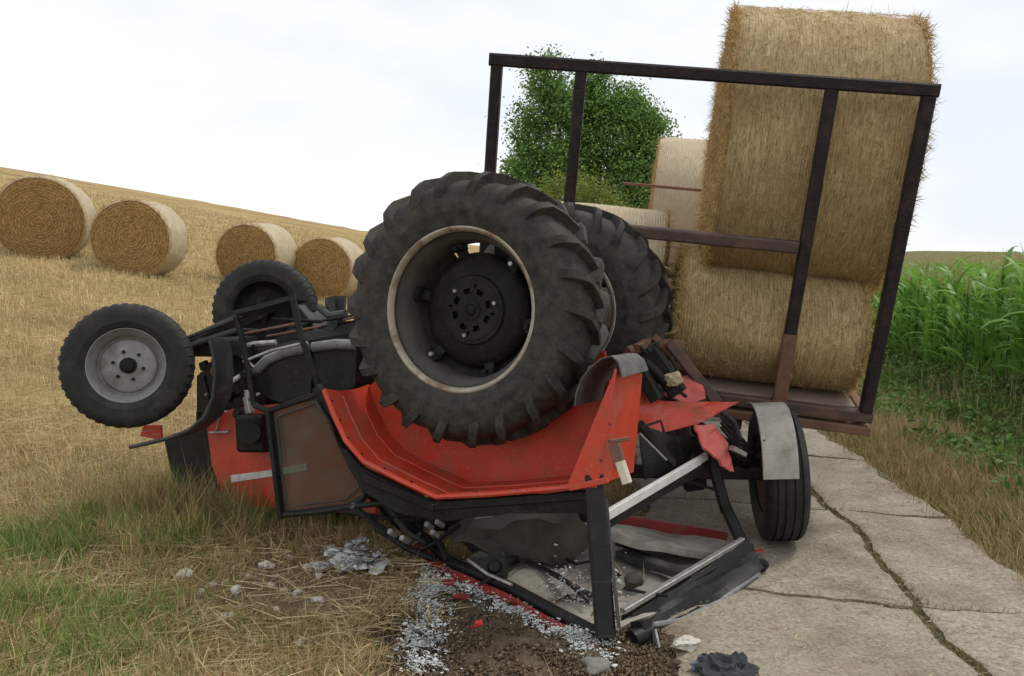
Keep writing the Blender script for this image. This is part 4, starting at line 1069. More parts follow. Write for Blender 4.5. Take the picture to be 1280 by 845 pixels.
for k in range(34):
    n0 = .055 + k*.152
    MB().beam(TL(.05, n0+.07, .018 + .004*math.sin(k*3)), TL(TW-.05, n0+.07, .018 + .004*math.cos(k*2)), 0.174, 0.035, up=TV, ch=.06).build('floor_board', M['plank'], trailer)
for u in (.75, 1.70):
    tb('chassis_beam', (u, .06, -.15), (u, TLEN, -.15), 0.09, 0.17, 'frame_rust', up=TV)
for n in (.8, 1.9, 3.0, 4.1, 5.1):
    tb('cross_member', (.04, n, -.05), (TW-.04, n, -.05), 0.07, 0.06, 'frame_rust', up=TV)
# rear guard rail
tb('rear_rail', (.70, 3.02, 1.0), (2.4, 3.02, 1.0), 0.032, 0.032, 'rust')
tb('rear_post', (1.6, 3.02, .03), (1.6, 3.02, 1.0), 0.04, 0.04, 'rust')
tb('rear_post', (2.38, 3.02, .03), (2.38, 3.02, 1.02), 0.04, 0.04, 'rust')
# wheels
def road_tyre(c, ydir, R, w, spin=0):
    Mx = wheel_matrix(c, ydir) @ Matrix.Rotation(spin, 4, 'Y')
    h_ = [(R*.58, -w*.40), (R*.64, -w*.46), (R*.72, -w*.495), (R*.80, -w*.50), (R*.88, -w*.485), (R*.945, -w*.44), (R*.972, -w*.38)]
    for g_ in (-.28, -.10):
        h_ += [(R*.985, w*(g_-.075)), (R*.992, w*(g_-.025)), (R*.962, w*(g_-.018)), (R*.962, w*(g_+.018)), (R*.994, w*(g_+.025))]
    t = MB().lathe(h_ + [(r, -y) for r, y in h_[::-1]], 72, closed=True).xf(Mx).build('road_wheel', M['rubber_front'], trailer, smooth=35)
    MB().lathe([(0, -.05), (R*.25, -.05), (R*.30, -.02), (R*.45, -.02), (R*.52, -w*.30), (R*.60, -w*.42), (R*.62, -w*.40), (R*.55, 0), (R*.62, w*.40), (R*.60, w*.42), (R*.48, 0), (R*.2, .06), (0, .06)], 48).xf(Mx).build('rim', M['rust'], t)
    MB().lathe([(0, -.12), (.05, -.12), (.06, -.09), (.075, -.05)], 20).xf(Mx).build('hub', M['cast'], t)
    return t
wc = G(974, 682, 0.0); wc = Vector((wc.x + .0, wc.y + .12, 0.455 + gzp(wc.x, wc.y) * 0 + .012))
wax = Vector((0.98, -0.11, 0.05))
road_tyre(wc + Vector((.01, 0, 0)), -wax, 0.455, 0.28)
# mudguard bent round the tyre
ra_, rb_ = [], []
side = wax.normalized(); fwdv = side.cross(Vector((0, 0, 1))).normalized()
if fwdv.y > 0: fwdv = -fwdv
for k in range(15):
    t = math.radians(10 + 104*k/14)
    p = wc + fwdv*0.51*math.cos(t) + Vector((0, 0, 1))*0.49*math.sin(t)
    ra_.append(p - side*0.165); rb_.append(p + side*0.05)
mg = MB().strip(ra_, rb_, 0.006)
mg = mg.build('mudguard', M['tin'], trailer, smooth=60)
MB().tube(ra_, 0.008, 6).build('mudguard_edge', M['tin'], mg)
MB().beam(ra_[4] + side*.02, wc - side*0.22 + Vector((0, 0, .05)), 0.04, 0.012).build('mudguard_stay', M['cast'], mg)
MB().beam(wc + side*0.1, wc - side*1.35 + Vector((0, .02, .05)), 0.085, 0.085).build('front_axle', M['frame'], trailer)
tt = TL(1.05, .95, -.30)
MB().lathe([(0, -.05), (.40, -.05), (.42, 0), (.40, .05), (0, .05)], 36).xf(wheel_matrix(tt, TV, TN)).build('turntable', M['cast'], trailer)
MB().beam(tt - TV*.05, wc - side*.55 + Vector((0, 0, .05)), 0.34, 0.16, up=TN).beam(tt - TV*.05, wc - side*.15 + Vector((0, 0, .05)), 0.12, 0.12, up=TN).build('axle_frame', M['cast'], trailer)
MB().beam(wc - side*.6, P(852, 520, 5.6), 0.10, 0.10).build('drawbar', M['frame_rust'], trailer)
for k in range(4):
    MB().tube([P(902, 515+6*k, 5.5), P(918, 528+8*k, 5.45), P(925, 548+6*k, 5.4), P(936, 560+5*k, 5.5)], 0.018, 8).build('brake_hose', M['black'], trailer)
MB().beam(P(915, 560, 5.35), P(930, 568, 5.4), 0.05, 0.03).build('bracket', M['bare'], trailer)
for u in (0.35, 2.1):
    c = TL(u, 4.2, 0); gg = gzp(c.x, c.y)
    road_tyre(Vector((c.x, c.y, gg + .455)), TU if u < 1 else -TU, 0.455, 0.30)
ca, cb_ = TL(.35, 4.2, 0), TL(2.1, 4.2, 0)
za, zb = gzp(ca.x, ca.y) + .455, gzp(cb_.x, cb_.y) + .455
MB().beam(Vector((ca.x, ca.y, za)), Vector((cb_.x, cb_.y, zb)), 0.09, 0.09).build('rear_axle', M['frame_rust'], trailer)
for u in (.75, 1.70):
    p = TL(u, 4.2, -.22)
    MB().beam(p, Vector((p.x, p.y, za + .02)), 0.12, 0.16, up=(0, 1, 0)).build('axle_stand', M['frame_rust'], trailer)

bale(TL(1.95, .86, .62), TU, TV, .80*TK, .89*TK, 1.12*TK, 'big round straw bale standing highest on the trailer behind the headboard', wrap='wrap', nstr=24000, seed=3, side_str=0.5, endc=((0.34, 0.20, 0.06), (0.66, 0.47, 0.20)))
bale(TL(1.83, .73, .038), TU, TV, .72*TK, .42*TK, 1.14*TK, 'squashed golden straw bale on the trailer floor under the highest bale', wrap='wrap', nstr=16000, seed=4, flat=.25, side_str=0.55, endc=((0.40, 0.26, 0.09), (0.72, 0.55, 0.26)))
bale(TL(.57, .95, .038), TU, TV, .62*TK, .52*TK, 1.12*TK, 'pale straw bale on the trailer floor close behind the raised tractor wheel', wrap='wrap_pale', nstr=3000, seed=5, flat=.15)
bale(TL(1.60, 3.9, .038), TU, TV, .74*TK, .72*TK, 1.20*TK, 'pale round straw bale at the back of the trailer behind a thin rusty rail', wrap='wrap_pale', nstr=2500, seed=6, flat=.1)

# ------------------------------------------------------------------ bales in the stubble field
fb = [((52, 271), 107, 66, 'round straw bale at the outer end of the field row beside a close neighbour', 11),
      ((165, 295), 99, 187, 'round straw bale standing alone-faced with pale wrap beside the end bale', 12),
      ((309, 318), 84, 336, 'round straw bale rising behind the far front wheel of the tractor', 13),
      ((402, 334), 81, 424, 'smaller looking straw bale half hidden by the big rear tractor wheel', 14)]
FL = ['round straw bale at the upper end of the row in the stubble field',
      'round straw bale second from the upper end of the field row',
      'round straw bale behind the raised small tractor wheel with its wrap showing',
      'round straw bale at the lower end of the field row against the big tractor tyre']
for ((cx_, cy_), dpx, fx, lb, sd), lbl in zip(fb, FL):
    g0 = onground(cx_, cy_ + dpx*.49)
    D = dpx*g0.y/FPX
    print('BALE', round(g0.y, 2), round(D, 2))
    c = Vector((g0.x, g0.y, 0)); far = P(fx, cy_, g0.y + 1.12)
    ax_ = Vector((far.x - c.x, far.y - c.y, 0)).normalized()
    cen = c + ax_*0.6
    slope = gzp(g0.x + ax_.x*1.2, g0.y + ax_.y*1.2) - gzp(g0.x, g0.y)
    ax3 = Vector((ax_.x*1.2, ax_.y*1.2, slope))
    bale((cen.x, cen.y, g0.z + slope*.5 - .04), ax3, (0, 0, 1), D/2, D/2, 1.2, lbl, 'straw bales in a row in the stubble field', wrap='wrap_pale', nstr=6000, seed=sd, flat=.06, side_str=.2)

# ------------------------------------------------------------------ trees beyond the trailer
def tree(name, base, h, lobes, nleaf, label, cat, c1, c2, seed, lsize=0.135, trunks=1, group=None, tr=0.11, asp=0.6):
    r = np.random.default_rng(seed); random.seed(seed)
    base = Vector(base)
    root = thing(name, base, label, cat, group)
    w = MB()
    for k in range(trunks):
        lx = lobes[k % len(lobes)]
        tgt = base + Vector((lx[0], lx[1], lx[2] + lx[5]*0.6))
        st_ = base + Vector((random.uniform(-.3, .3), random.uniform(-.3, .3), -.2)) * (1 if trunks > 1 else .1)
        pts = [st_.lerp(tgt, i/7) + Vector((random.uniform(-.1, .1), random.uniform(-.1, .1), 0))*(0 if i == 0 else 1) for i in range(8)]
        w.tube(pts, [tr*(1-.8*i/7) for i in range(8)], 9)
        for j in range(9):
            p = pts[2 + j % 5]
            l2 = lobes[random.randrange(len(lobes))]
            an = random.uniform(0, 6.28)
            q = base + Vector((l2[0] + l2[3]*.7*math.cos(an), l2[1] + l2[4]*.7*math.sin(an), max(p.z - base.z + .5, l2[2] + random.uniform(-.5, .6)*l2[5])))
            w.tube([p, p.lerp(q, .5) + Vector((0, 0, -.15)), q], [tr*.38, tr*.22, tr*.07], 6)
    w.build('trunk', M['bark'], root, smooth=60)
    cs, ns_, cl = [], [], []
    vol = np.array([l[3]*l[4]*l[5]+.4 for l in lobes]); vol = vol/vol.sum()
    for l, f_ in zip(lobes, vol):
        nc = max(6, int(nleaf*f_/52))
        d = unit(r.normal(size=(nc, 3))); rad = r.uniform(0.25, 1.0, (nc, 1))**0.55
        cc = np.array([l[0], l[1], l[2]]) + d*rad*np.array([l[3], l[4], l[5]])
        for q in range(nc):
            m_ = int(r.integers(30, 80))
            sp = r.uniform(0.16, 0.36)
            pt = cc[q] + r.normal(size=(m_, 3))*np.array([sp, sp, sp*.7])
            cs.append(pt); ns_.append(r.normal(size=(m_, 3)) + np.array([0, 0, .8]) + d[q]*.5)
            cl.append(vary(c1, c2, m_, r, .15) * r.uniform(.75, 1.25))
    cs = np.concatenate(cs); ns_ = np.concatenate(ns_); cl = np.clip(np.concatenate(cl), 0.003, .9)
    V, Tt, Cc = leaves(cs, ns_, r.uniform(.6, 1.3, len(cs))*lsize, cl, r, asp)
    fast_mesh('crown', V, Tt, M['leaf'], Cc, root)
    return root
def gp(px, y):
    x = (px - CX)/FPX*y
    return Vector((x, y, gzp(x, y)))
b1_ = gp(676, 33) + Vector((0, 0, .25))
tree('birch_tree', b1_, 10, [(-.1, 0, 4.2, 1.1, 1.0, 3.0), (.35, .2, 7.2, .75, .8, 1.6), (-.75, .1, 3.8, .85, .9, 1.5), (.7, -.1, 5.2, 1.0, .9, 2.4), (-.1, .1, 7.7, .55, .6, 1.0), (-.6, 0, 5.8, .6, .7, 1.2), (.9, 0, 3.2, 1.2, 1, 2)], 24000, 'slender pale stemmed tree with loose crown beyond the trailer, beside a fuller tree', 'tree', (0.09, 0.18, 0.04), (0.24, 0.38, 0.10), 5, trunks=3, tr=.075)
b2_ = gp(768, 34) + Vector((0, 0, .25))
tree('broadleaf_tree', b2_, 10, [(0, 0, 4.6, 2.0, 1.9, 3.4), (-1.0, .2, 7.2, .95, 1.0, 1.7), (.8, 0, 5.4, 1.3, 1.3, 2.2), (1.6, 0, 4.2, .95, 1.0, 1.5), (-.6, -.2, 7.7, .8, .8, 1.1), (.5, 0, 7.1, .8, .8, 1.0), (-1.5, 0, 4.5, 1.1, 1, 2.6), (-1.7, .2, 6.4, 1.0, 1.0, 1.6), (-1.5, 0, 7.4, .8, .8, 1.0), (1.1, 0, 6.3, 1.0, 1.0, 1.2)], 56000, 'full rounded dark green tree beyond the trailer between frame post and bales', 'tree', (0.085, 0.17, 0.038), (0.26, 0.40, 0.10), 8, trunks=2, tr=.13)
b3_ = gp(722, 27)
tree('willow_bush', b3_, 4, [(0, 0, 3.35, 1.0, .8, 1.0), (-.7, 0, 3.5, .45, .5, .9), (.3, 0, 3.6, .5, .5, .8), (1.0, 0, 3.1, .6, .6, .7), (-.1, 0, 2.0, 1.2, 1.0, 1.3)], 9000, 'yellow green willowy bush in front of the trees beyond the trailer', 'bush', (0.15, 0.20, 0.035), (0.30, 0.33, 0.07), 9, lsize=.13, trunks=5, tr=.04, asp=.3)

# ------------------------------------------------------------------ maize
def corn_mesh(seed):
    r = np.random.default_rng(seed)
    H = r.uniform(1.40, 1.70)
    V, Tt, Cc = [], [], []
    def addstrip(pts, sides, wid, col, fold=0.0, nrm=None):
        k = sum(len(v) for v in V)
        n = len(pts); vv = []
        for i in range(n):
            vv += [pts[i] - sides[i]*wid[i]/2 + nrm[i]*wid[i]*fold, pts[i], pts[i] + sides[i]*wid[i]/2 + nrm[i]*wid[i]*fold]
        t = []
        for i in range(n-1):
            for j in range(2):
                a = k+i*3+j
                t += [(a, a+1, a+4), (a, a+4, a+3)]
        V.append(np.array(vv)); Tt.append(np.array(t)); Cc.append(np.repeat(col[None], n*3, 0))
    for q in range(2):
        an = q*math.pi/2
        s = np.array([math.cos(an), math.sin(an), 0]); nr_ = np.array([-s[1], s[0], 0])
        pts = [np.array([0, 0, H*i/4]) for i in range(5)]
        addstrip(pts, [s]*5, [.03, .028, .024, .018, .01], np.array([.10, .19, .04]), 0.1, [nr_]*5)
    nl = 12
    a0 = r.uniform(0, 6.28)
    for k in range(nl):
        an = a0 + (k % 2)*math.pi + r.normal(0, .35)
        z0 = H*(.05 + .88*k/nl)
        ln = r.uniform(.55, .85)*(1 - .35*abs(k/nl-.55))
        out = np.array([math.cos(an), math.sin(an), 0]); sd = np.array([-out[1], out[0], 0])
        up0 = r.uniform(.95, 1.35); drop = r.uniform(1.2, 2.3)
        pts, nn = [], []
        p = np.array([0, 0, z0]); el = up0
        for i in range(7):
            pts.append(p.copy())
            dv = out*math.cos(el) + np.array([0, 0, 1])*math.sin(el)
            nn.append(np.array([0, 0, 1])*math.cos(el) - out*math.sin(el))
            p = p + dv*ln/6; el -= drop/6*(.5+i*.22)
        tw = r.normal(0, .35)
        sds = [unit((sd*math.cos(tw*i/6) + nn[i]*math.sin(tw*i/6))[None])[0] for i in range(7)]
        wd = np.array([.035, .06, .07, .068, .056, .036, .006])*r.uniform(.85, 1.2)
        t_ = r.uniform()
        col = (np.array([.12, .27, .038])*(1-t_) + np.array([.26, .46, .09])*t_) * (1.0 if k > 1 else r.uniform(.7, 1.4))
        addstrip(pts, sds, wd, col, 0.16, nn)
    for q in range(7):
        an = r.uniform(0, 6.28); el = r.uniform(.9, 1.5)
        d = np.array([math.cos(an)*math.cos(el), math.sin(an)*math.cos(el), math.sin(el)])
        s = np.array([-math.sin(an), math.cos(an), 0])
        p0 = np.array([0, 0, H*.97])
        addstrip([p0, p0 + d*.14, p0 + d*.27], [s]*3, [.006, .009, .002], np.array([.36, .32, .13]), 0, [d]*3)
    return np.concatenate(V), np.concatenate(Tt), np.concatenate(Cc)
variants = [corn_mesh(100+i) for i in range(8)]
spots = []
for i in range(16):
    y = 6.0
    while y < 27:
        e = 3.05 + .70*i
        x = road_r(y) + e + rng.normal(0, .05)
        if -.2 < x/y < .95 and (i < 5 or y < 24):
            spots.append((x, y + rng.normal(0, .04), i))
        y += .17 if i < 3 else .24
front = sorted([s for s in spots if s[2] == 0 and .36 < s[0]/s[1] < .68], key=lambda s: s[1])[:90]
fs_ = set(front)
cmeshes = []
for k, s in enumerate(front):
    v = k % 8
    if k < 8:
        o = fast_mesh('maize_plant', variants[v][0], variants[v][1], M['corn'], variants[v][2])
        cmeshes.append(o.data)
    else:
        o = bpy.data.objects.new('maize_plant', cmeshes[v]); C.objects.link(o)
    o.location = (s[0], s[1], gzp(s[0], s[1]) - .02)
    sc_ = rng.uniform(.94, 1.12)*(1 + .16*max(0, min(1, (13-s[1])/4)))
    o.scale = (sc_, sc_, sc_)
    o.rotation_euler = (rng.normal(0, .05), rng.normal(0, .05), rng.uniform(0, 6.28))
    tag(o, 'green maize plant in the outermost row of the field along the road verge', 'maize plant', 'maize plants in the outermost row')
ps = []
for s in spots:
    if s in fs_: continue
    V, Tt, Cc = variants[int(rng.integers(0, 8))]
    an = rng.uniform(0, 6.28); c_, s_ = math.cos(an), math.sin(an); k = rng.uniform(.92, 1.12)*(1 + .16*max(0, min(1, (13-s[1])/4)))
    Rm_ = np.array([[c_, -s_, 0], [s_, c_, 0], [0, 0, 1]])*k
    ps.append((V @ Rm_.T + np.array([s[0], s[1], gzp(s[0], s[1]) - .02]), Tt, Cc*rng.uniform(.85, 1.15)))
V, Tt, Cc = joinm(ps)
tag(fast_mesh('maize_field', V, Tt, M['corn'], Cc), 'dense green maize crop behind its outermost row beside the road', 'maize', kind='stuff')

# ------------------------------------------------------------------ grass, stubble, verge
def wedge(n, y0, y1, t0, t1):
    y = np.exp(rng.uniform(math.log(y0), math.log(y1), n)); t = rng.uniform(t0, t1, n)
    return t*y, y
def snoise(x, y, s):
    return (np.sin(x*s*1.7+1.1+np.sin(y*s*1.3)) + np.sin(y*s*2.1+.4+np.sin(x*s*.9+2)) + np.sin((x+y)*s*3.1+np.sin((x-y)*s*2.2)))/3
def upd(n, lean):
    a = rng.uniform(0, 6.283, n); l = np.abs(rng.normal(0, lean, n))
    return np.stack([np.cos(a)*l, np.sin(a)*l, np.ones(n)], 1)
blobs = [((60, 700), .55), ((30, 770), .45), ((235, 640), .22), ((150, 775), .35), ((20, 690), .4), ((330, 660), .22), ((90, 830), .5), ((215, 690), .25)]
def greenp(x, y):
    g = np.zeros_like(x)
    for (q, rad) in blobs:
        p = G(*q)
        g = np.maximum(g, np.exp(-((x-p.x)**2 + (y-p.y)**2)/(rad*rad)))
    return g
def keep_left(x, y):
    k = x < road_l(y) - 0.05 + .12*snoise(x, y, 5)
    # bare, churned ground round the cab roof
    for (q, rx_, ry_) in (((680, 812), .85, .66), ((640, 730), .50, .6), ((700, 690), .5, .9), ((780, 800), .5, .8)):
        p = G(*q)
        k &= ((x-p.x)/rx_)**2 + ((y-p.y)/ry_)**2 > 1 + .5*snoise(x, y, 6)
    return k
# near rough grass, growing in tufts
def tufts(nt, per, y0, y1, t0, t1, keepf, spread):
    x, y = wedge(nt, y0, y1, t0, t1)
    k = keepf(x, y); x, y = x[k], y[k]
    cnt = rng.integers(per//2, per*3//2, len(x))
    tx, ty = np.repeat(x, cnt), np.repeat(y, cnt)
    th = np.repeat(rng.uniform(.55, 1.5, len(x)), cnt)
    la = np.repeat(rng.uniform(0, 6.283, len(x)), cnt); lm = np.repeat(np.abs(rng.normal(0, .35, len(x))), cnt)
    tc_ = np.repeat(rng.uniform(0, 1, len(x)), cnt)
    a = rng.uniform(0, 6.283, len(tx)); r_ = np.abs(rng.normal(0, spread, len(tx)))
    bx, by = tx + np.cos(a)*r_, ty + np.sin(a)*r_
    l = np.abs(rng.normal(.25, .35, len(tx)))
    d = np.stack([np.cos(a)*l + np.cos(la)*lm, np.sin(a)*l + np.sin(la)*lm, np.ones(len(tx))], 1)
    return bx, by, d, th, tc_
x, y, d, th, tcol = tufts(19000, 15, 2.7, 7.8, -.80, .16, keep_left, .022)
gp_ = greenp(x, y)
trod = np.exp(-((x-G(370, 745).x)/.75)**2 - ((y-G(370, 745).y)/.75)**2)      # short trodden patch with stones
patch = snoise(x, y, 2.2)
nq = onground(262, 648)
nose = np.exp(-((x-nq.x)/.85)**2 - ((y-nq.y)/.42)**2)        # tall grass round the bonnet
keep = rng.uniform(0, 1, len(x)) < np.clip(.85 + .3*patch - .85*trod, .10, 1)
x, y, gp_, trod, patch, d, th, tcol, nose = [q[keep] for q in (x, y, gp_, trod, patch, d, th, tcol, nose)]
n = len(x)
isg = tcol + rng.normal(0, .12, n) < np.clip(gp_*.80 + .06 + .10*patch, 0, 1)
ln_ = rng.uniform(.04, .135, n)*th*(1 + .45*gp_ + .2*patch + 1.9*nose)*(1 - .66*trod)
tall = rng.uniform(0, 1, n) < .025
ln_ = np.where(tall, ln_*1.9, ln_)
dry = vary((0.24, 0.155, 0.06), (0.74, 0.58, 0.31), n)*(1 - .28*nose[:, None])  # dead grass round the bonnet browner, with shade there put into its colour
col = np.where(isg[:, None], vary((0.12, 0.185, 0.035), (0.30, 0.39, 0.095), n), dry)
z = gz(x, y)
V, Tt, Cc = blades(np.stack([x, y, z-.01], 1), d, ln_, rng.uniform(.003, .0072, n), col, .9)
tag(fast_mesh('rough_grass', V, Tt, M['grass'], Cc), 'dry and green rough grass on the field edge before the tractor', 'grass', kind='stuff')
# flattened stalks among it
x, y = wedge(34000, 2.7, 9.0, -.80, .16)
k = keep_left(x, y) & (rng.uniform(0, 1, len(x)) > .75*np.exp(-((x-G(370, 745).x)/.7)**2 - ((y-G(370, 745).y)/.7)**2)); x, y = x[k], y[k]; n = len(x)
a = rng.uniform(0, 6.283, n)
V, Tt, Cc = blades(np.stack([x, y, gz(x, y) + rng.uniform(.005, .07, n)], 1), np.stack([np.cos(a), np.sin(a), rng.normal(.05, .16, n)], 1), rng.uniform(.08, .34, n), rng.uniform(.0028, .0055, n), vary((.36, .26, .12), (.72, .58, .33), n), .25)
tag(fast_mesh('flattened_straw', V, Tt, M['straw'], Cc), 'pale broken straw lying flat on the field edge', 'straw', kind='stuff')
# standing stubble of the field
x, y = wedge(300000, 6.2, 48, -.92, .12)
k = keep_left(x, y) & (y > 6.3 + .5*snoise(x, y, 1.5)); x, y = x[k], y[k]
pt = snoise(x, y, .9)
keep = rng.uniform(0, 1, len(x)) < .72 + .28*pt
x, y, pt = x[keep], y[keep], pt[keep]; n = len(x)
sc_ = np.maximum(1, y/8)
lay = rng.uniform(0, 1, n) < .42
d = upd(n, .35); d[lay, 2] = rng.uniform(.05, .35, lay.sum())
d[lay, :2] = rng.normal(0, 1, (lay.sum(), 2))
V, Tt, Cc = blades(np.stack([x, y, gz(x, y)-.005], 1), d, rng.uniform(.05, .15, n)*np.where(lay, 1.5, 1)*(1+.25*np.minimum(sc_-1, 2)), rng.uniform(.0035, .006, n)*sc_, vary((.34, .245, .11), (.80, .65, .37), n)*(1+.12*pt[:, None]), .25)
tag(fast_mesh('field_stubble', V, Tt, M['straw'], Cc), 'golden cut stubble covering the rising field', 'stubble', kind='stuff')
# right verge
def keep_right(x, y):
    e = x - road_r(y)
    return (e > -.05 + .10*snoise(x, y, 4)) & (e < 4.2)
x, y, d, th, tcol = tufts(34000, 11, 3.2, 26, .2, 1.0, keep_right, .03)
e = x - road_r(y); n = len(x)
wet = np.clip((e-1.0)/1.2, 0, 1)*.55 + .10 + .28*snoise(x, y, 1.4)
isg = tcol + rng.normal(0, .1, n) < wet
ln_ = rng.uniform(.04, .14, n)*th*(1 + 1.2*np.clip(e/1.3, 0, 1.3))
col = np.where(isg[:, None], vary((0.07, 0.125, 0.025), (0.19, 0.27, 0.06), n), vary((0.22, 0.15, 0.065), (0.60, 0.47, 0.25), n))
V, Tt, Cc = blades(np.stack([x, y, gz(x, y)-.01], 1), d, ln_, rng.uniform(.0035, .0075, n)*np.maximum(1, y/8), col, .9)
tag(fast_mesh('verge_grass', V, Tt, M['grass'], Cc), 'dry tufted verge grass between the road and the maize', 'grass', kind='stuff')
# tall dry stems in front of the maize
x, y = wedge(3500, 6, 20, .36, .75); e = x - road_r(y); k = (e > 2.0) & (e < 3.2); x, y = x[k], y[k]; n = len(x)
V, Tt, Cc = blades(np.stack([x, y, gz(x, y)], 1), upd(n, .18), rng.uniform(.35, .85, n), rng.uniform(.004, .008, n), vary((.34, .27, .13), (.6, .5, .28), n), .3)
tag(fast_mesh('dry_stems', V, Tt, M['grass'], Cc), 'tall bleached grass stems at the foot of the maize', 'grass', kind='stuff')
# broad leaved weeds
cs, nn, cl, sz = [], [], [], []
wr = np.random.default_rng(31)
for q in range(1500):
    yy = math.exp(wr.uniform(math.log(4.6), math.log(17))); ee = wr.uniform(.85, 3.1)
    if ee < 1.7 and wr.uniform() < .5: continue
    xx = road_r(yy) + ee
    if snoise(np.array([xx]), np.array([yy]), 1.1)[0] < -.15 and ee < 2.6: continue
    if not .3 < xx/yy < 1.0: continue
    m_ = int(wr.integers(40, 90)); h_ = wr.uniform(.12, .42)*(1 if ee > 1.5 else .7)
    pt = wr.normal(size=(m_, 3))*np.array([.13, .13, 0]); pt[:, 2] = np.abs(wr.uniform(0, h_, m_))
    cs.append(pt + np.array([xx, yy, gzp(xx, yy)])); nn.append(wr.normal(size=(m_, 3))*.8 + np.array([0, -.3, 1]))
    cl.append(vary((.055, .13, .02), (.15, .26, .05), m_, wr)*wr.uniform(.8, 1.2)); sz.append(wr.uniform(.045, .11, m_))
V, Tt, Cc = leaves(np.concatenate(cs), np.concatenate(nn), np.concatenate(sz), np.concatenate(cl), wr, .5)
tag(fast_mesh('verge_weeds', V, Tt, M['leaf'], Cc), 'low dark green weeds growing along the ditch before the maize', 'weeds', kind='stuff')
# grass in the slab joints
px_, py_ = [], []
jr = np.random.default_rng(5)
for q in range(5200):
    yy = jr.uniform(2.8, 10)
    if jr.uniform() < (.9 if yy < 5.2 else .55):
        px_.append(road_mid(yy) + jwob(yy, 1) + jr.normal(0, .016 + (.035 if 4.1 < yy < 4.9 else 0))); py_.append(yy)
for i in range(2, 6):
    for q in range(700):
        xx = jr.uniform(road_l(JY[i])+.3, road_r(JY[i]))
        near_ = math.exp(-((xx - road_mid(JY[i]))/.35)**2)
        if jr.uniform() < .12 + .8*near_:
            px_.append(xx); py_.append(JY[i] - .30*(xx-2.2) + (.05 if xx > road_mid(JY[i]) else 0) + jwob(xx*1.3, i*2.3) + jr.normal(0, .010 + .03*near_))
x, y = np.array(px_), np.array(py_); n = len(x)
V, Tt, Cc = blades(np.stack([x, y, terr(x, y) - .02], 1), upd(n, .9), jr.uniform(.02, .055, n), jr.uniform(.0025, .005, n), np.where(jr.uniform(0, 1, (n, 1)) < .3, vary((.07, .10, .025), (.15, .18, .05), n), vary((.17, .125, .06), (.36, .28, .14), n)), .8)
tag(fast_mesh('joint_grass', V, Tt, M['grass'], Cc), 'short dry grass growing in the joints of the concrete road', 'grass', kind='stuff')
# straw dropped on the road
x, y = wedge(7000, 3.0, 9, .1, .62); k = (x > road_l(y)) & (x < road_r(y)); x, y = x[k], y[k]; n = len(x); a = rng.uniform(0, 6.283, n)
V, Tt, Cc = blades(np.stack([x, y, terr(x, y) + .012], 1), np.stack([np.cos(a), np.sin(a), rng.normal(.0, .05, n)], 1), rng.uniform(.015, .07, n), rng.uniform(.002, .0045, n), vary((.30, .22, .12), (.62, .52, .34), n), .2)
tag(fast_mesh('dropped_straw', V, Tt, M['straw'], Cc), 'thin bits of straw scattered over the concrete road', 'straw', kind='stuff')

# ------------------------------------------------------------------ churned soil, broken glass, debris
M['soil'] = mat('churned soil', (0.055, 0.038, 0.024), (0.13, 0.092, 0.055), 0.95, scale=22, detail=10, bump=0.9, bscale=45, dirt=(0.20, 0.155, 0.10), dfac=0.6, dscale=12)
cpt = G(662, 808)
vs, fs = [], []
nr_, na_ = 26, 72
for i in range(nr_+1):
    for k in range(na_):
        an = 2*math.pi*k/na_
        R_ = (1 + .16*math.sin(an*3+1) + .13*math.sin(an*7) + .09*math.sin(an*13+2) + .06*math.sin(an*23))*i/nr_
        xx = cpt.x + .60*R_*math.cos(an); yy = cpt.y + .62*R_*math.sin(an) + .05
        h = .035*(1-min(1, i/nr_)**3) + .022*mnoise.noise(Vector((xx*9, yy*9, 0))) + .012*mnoise.noise(Vector((xx*24, yy*24, 2)))
        zz = max(gzp(xx, yy), -.02 if xx < road_l(yy) else .002)
        vs.append((xx, yy, zz + (h if i < nr_ else -.06)))
for i in range(nr_):
    for k in range(na_):
        fs.append((i*na_+k, i*na_+(k+1) % na_, (i+1)*na_+(k+1) % na_, (i+1)*na_+k))
tag(MB().add(vs, fs).build('churned_soil', M['soil'], smooth=60), kind='structure')
# crumbs
n = 15000
an = rng.uniform(0, 6.283, n); R_ = np.sqrt(rng.uniform(0, 1, n))*1.12 + np.abs(rng.normal(0, .10, n))
x = cpt.x + .74*R_*np.cos(an); y = cpt.y + .05 + .62*R_*np.sin(an)
s = rng.uniform(.002, .006, n) + .008*rng.uniform(0, 1, n)**4
tet = np.array([[1, 1, 1], [1, -1, -1], [-1, 1, -1], [-1, -1, 1]])
V = (np.stack([x, y, np.maximum(gz(x, y), -.02) + .03*(1-np.clip(R_, 0, 1)**3) + .008], 1)[:, None, :] + tet[None]*s[:, None, None]*rng.uniform(.4, 1.2, (n, 4, 3))).reshape(-1, 3)
kk = np.arange(n)[:, None]*4
Tt = np.concatenate([kk+np.array([0, 1, 2]), kk+np.array([0, 3, 1]), kk+np.array([0, 2, 3]), kk+np.array([1, 3, 2])], 1).reshape(-1, 3)
tag(fast_mesh('soil_crumbs', V, Tt, M['grass'], np.repeat(vary((.07, .048, .028), (.27, .19, .11), n), 4, 0)), 'brown soil crumbs strewn beneath the crushed cab corner', 'soil', kind='stuff')
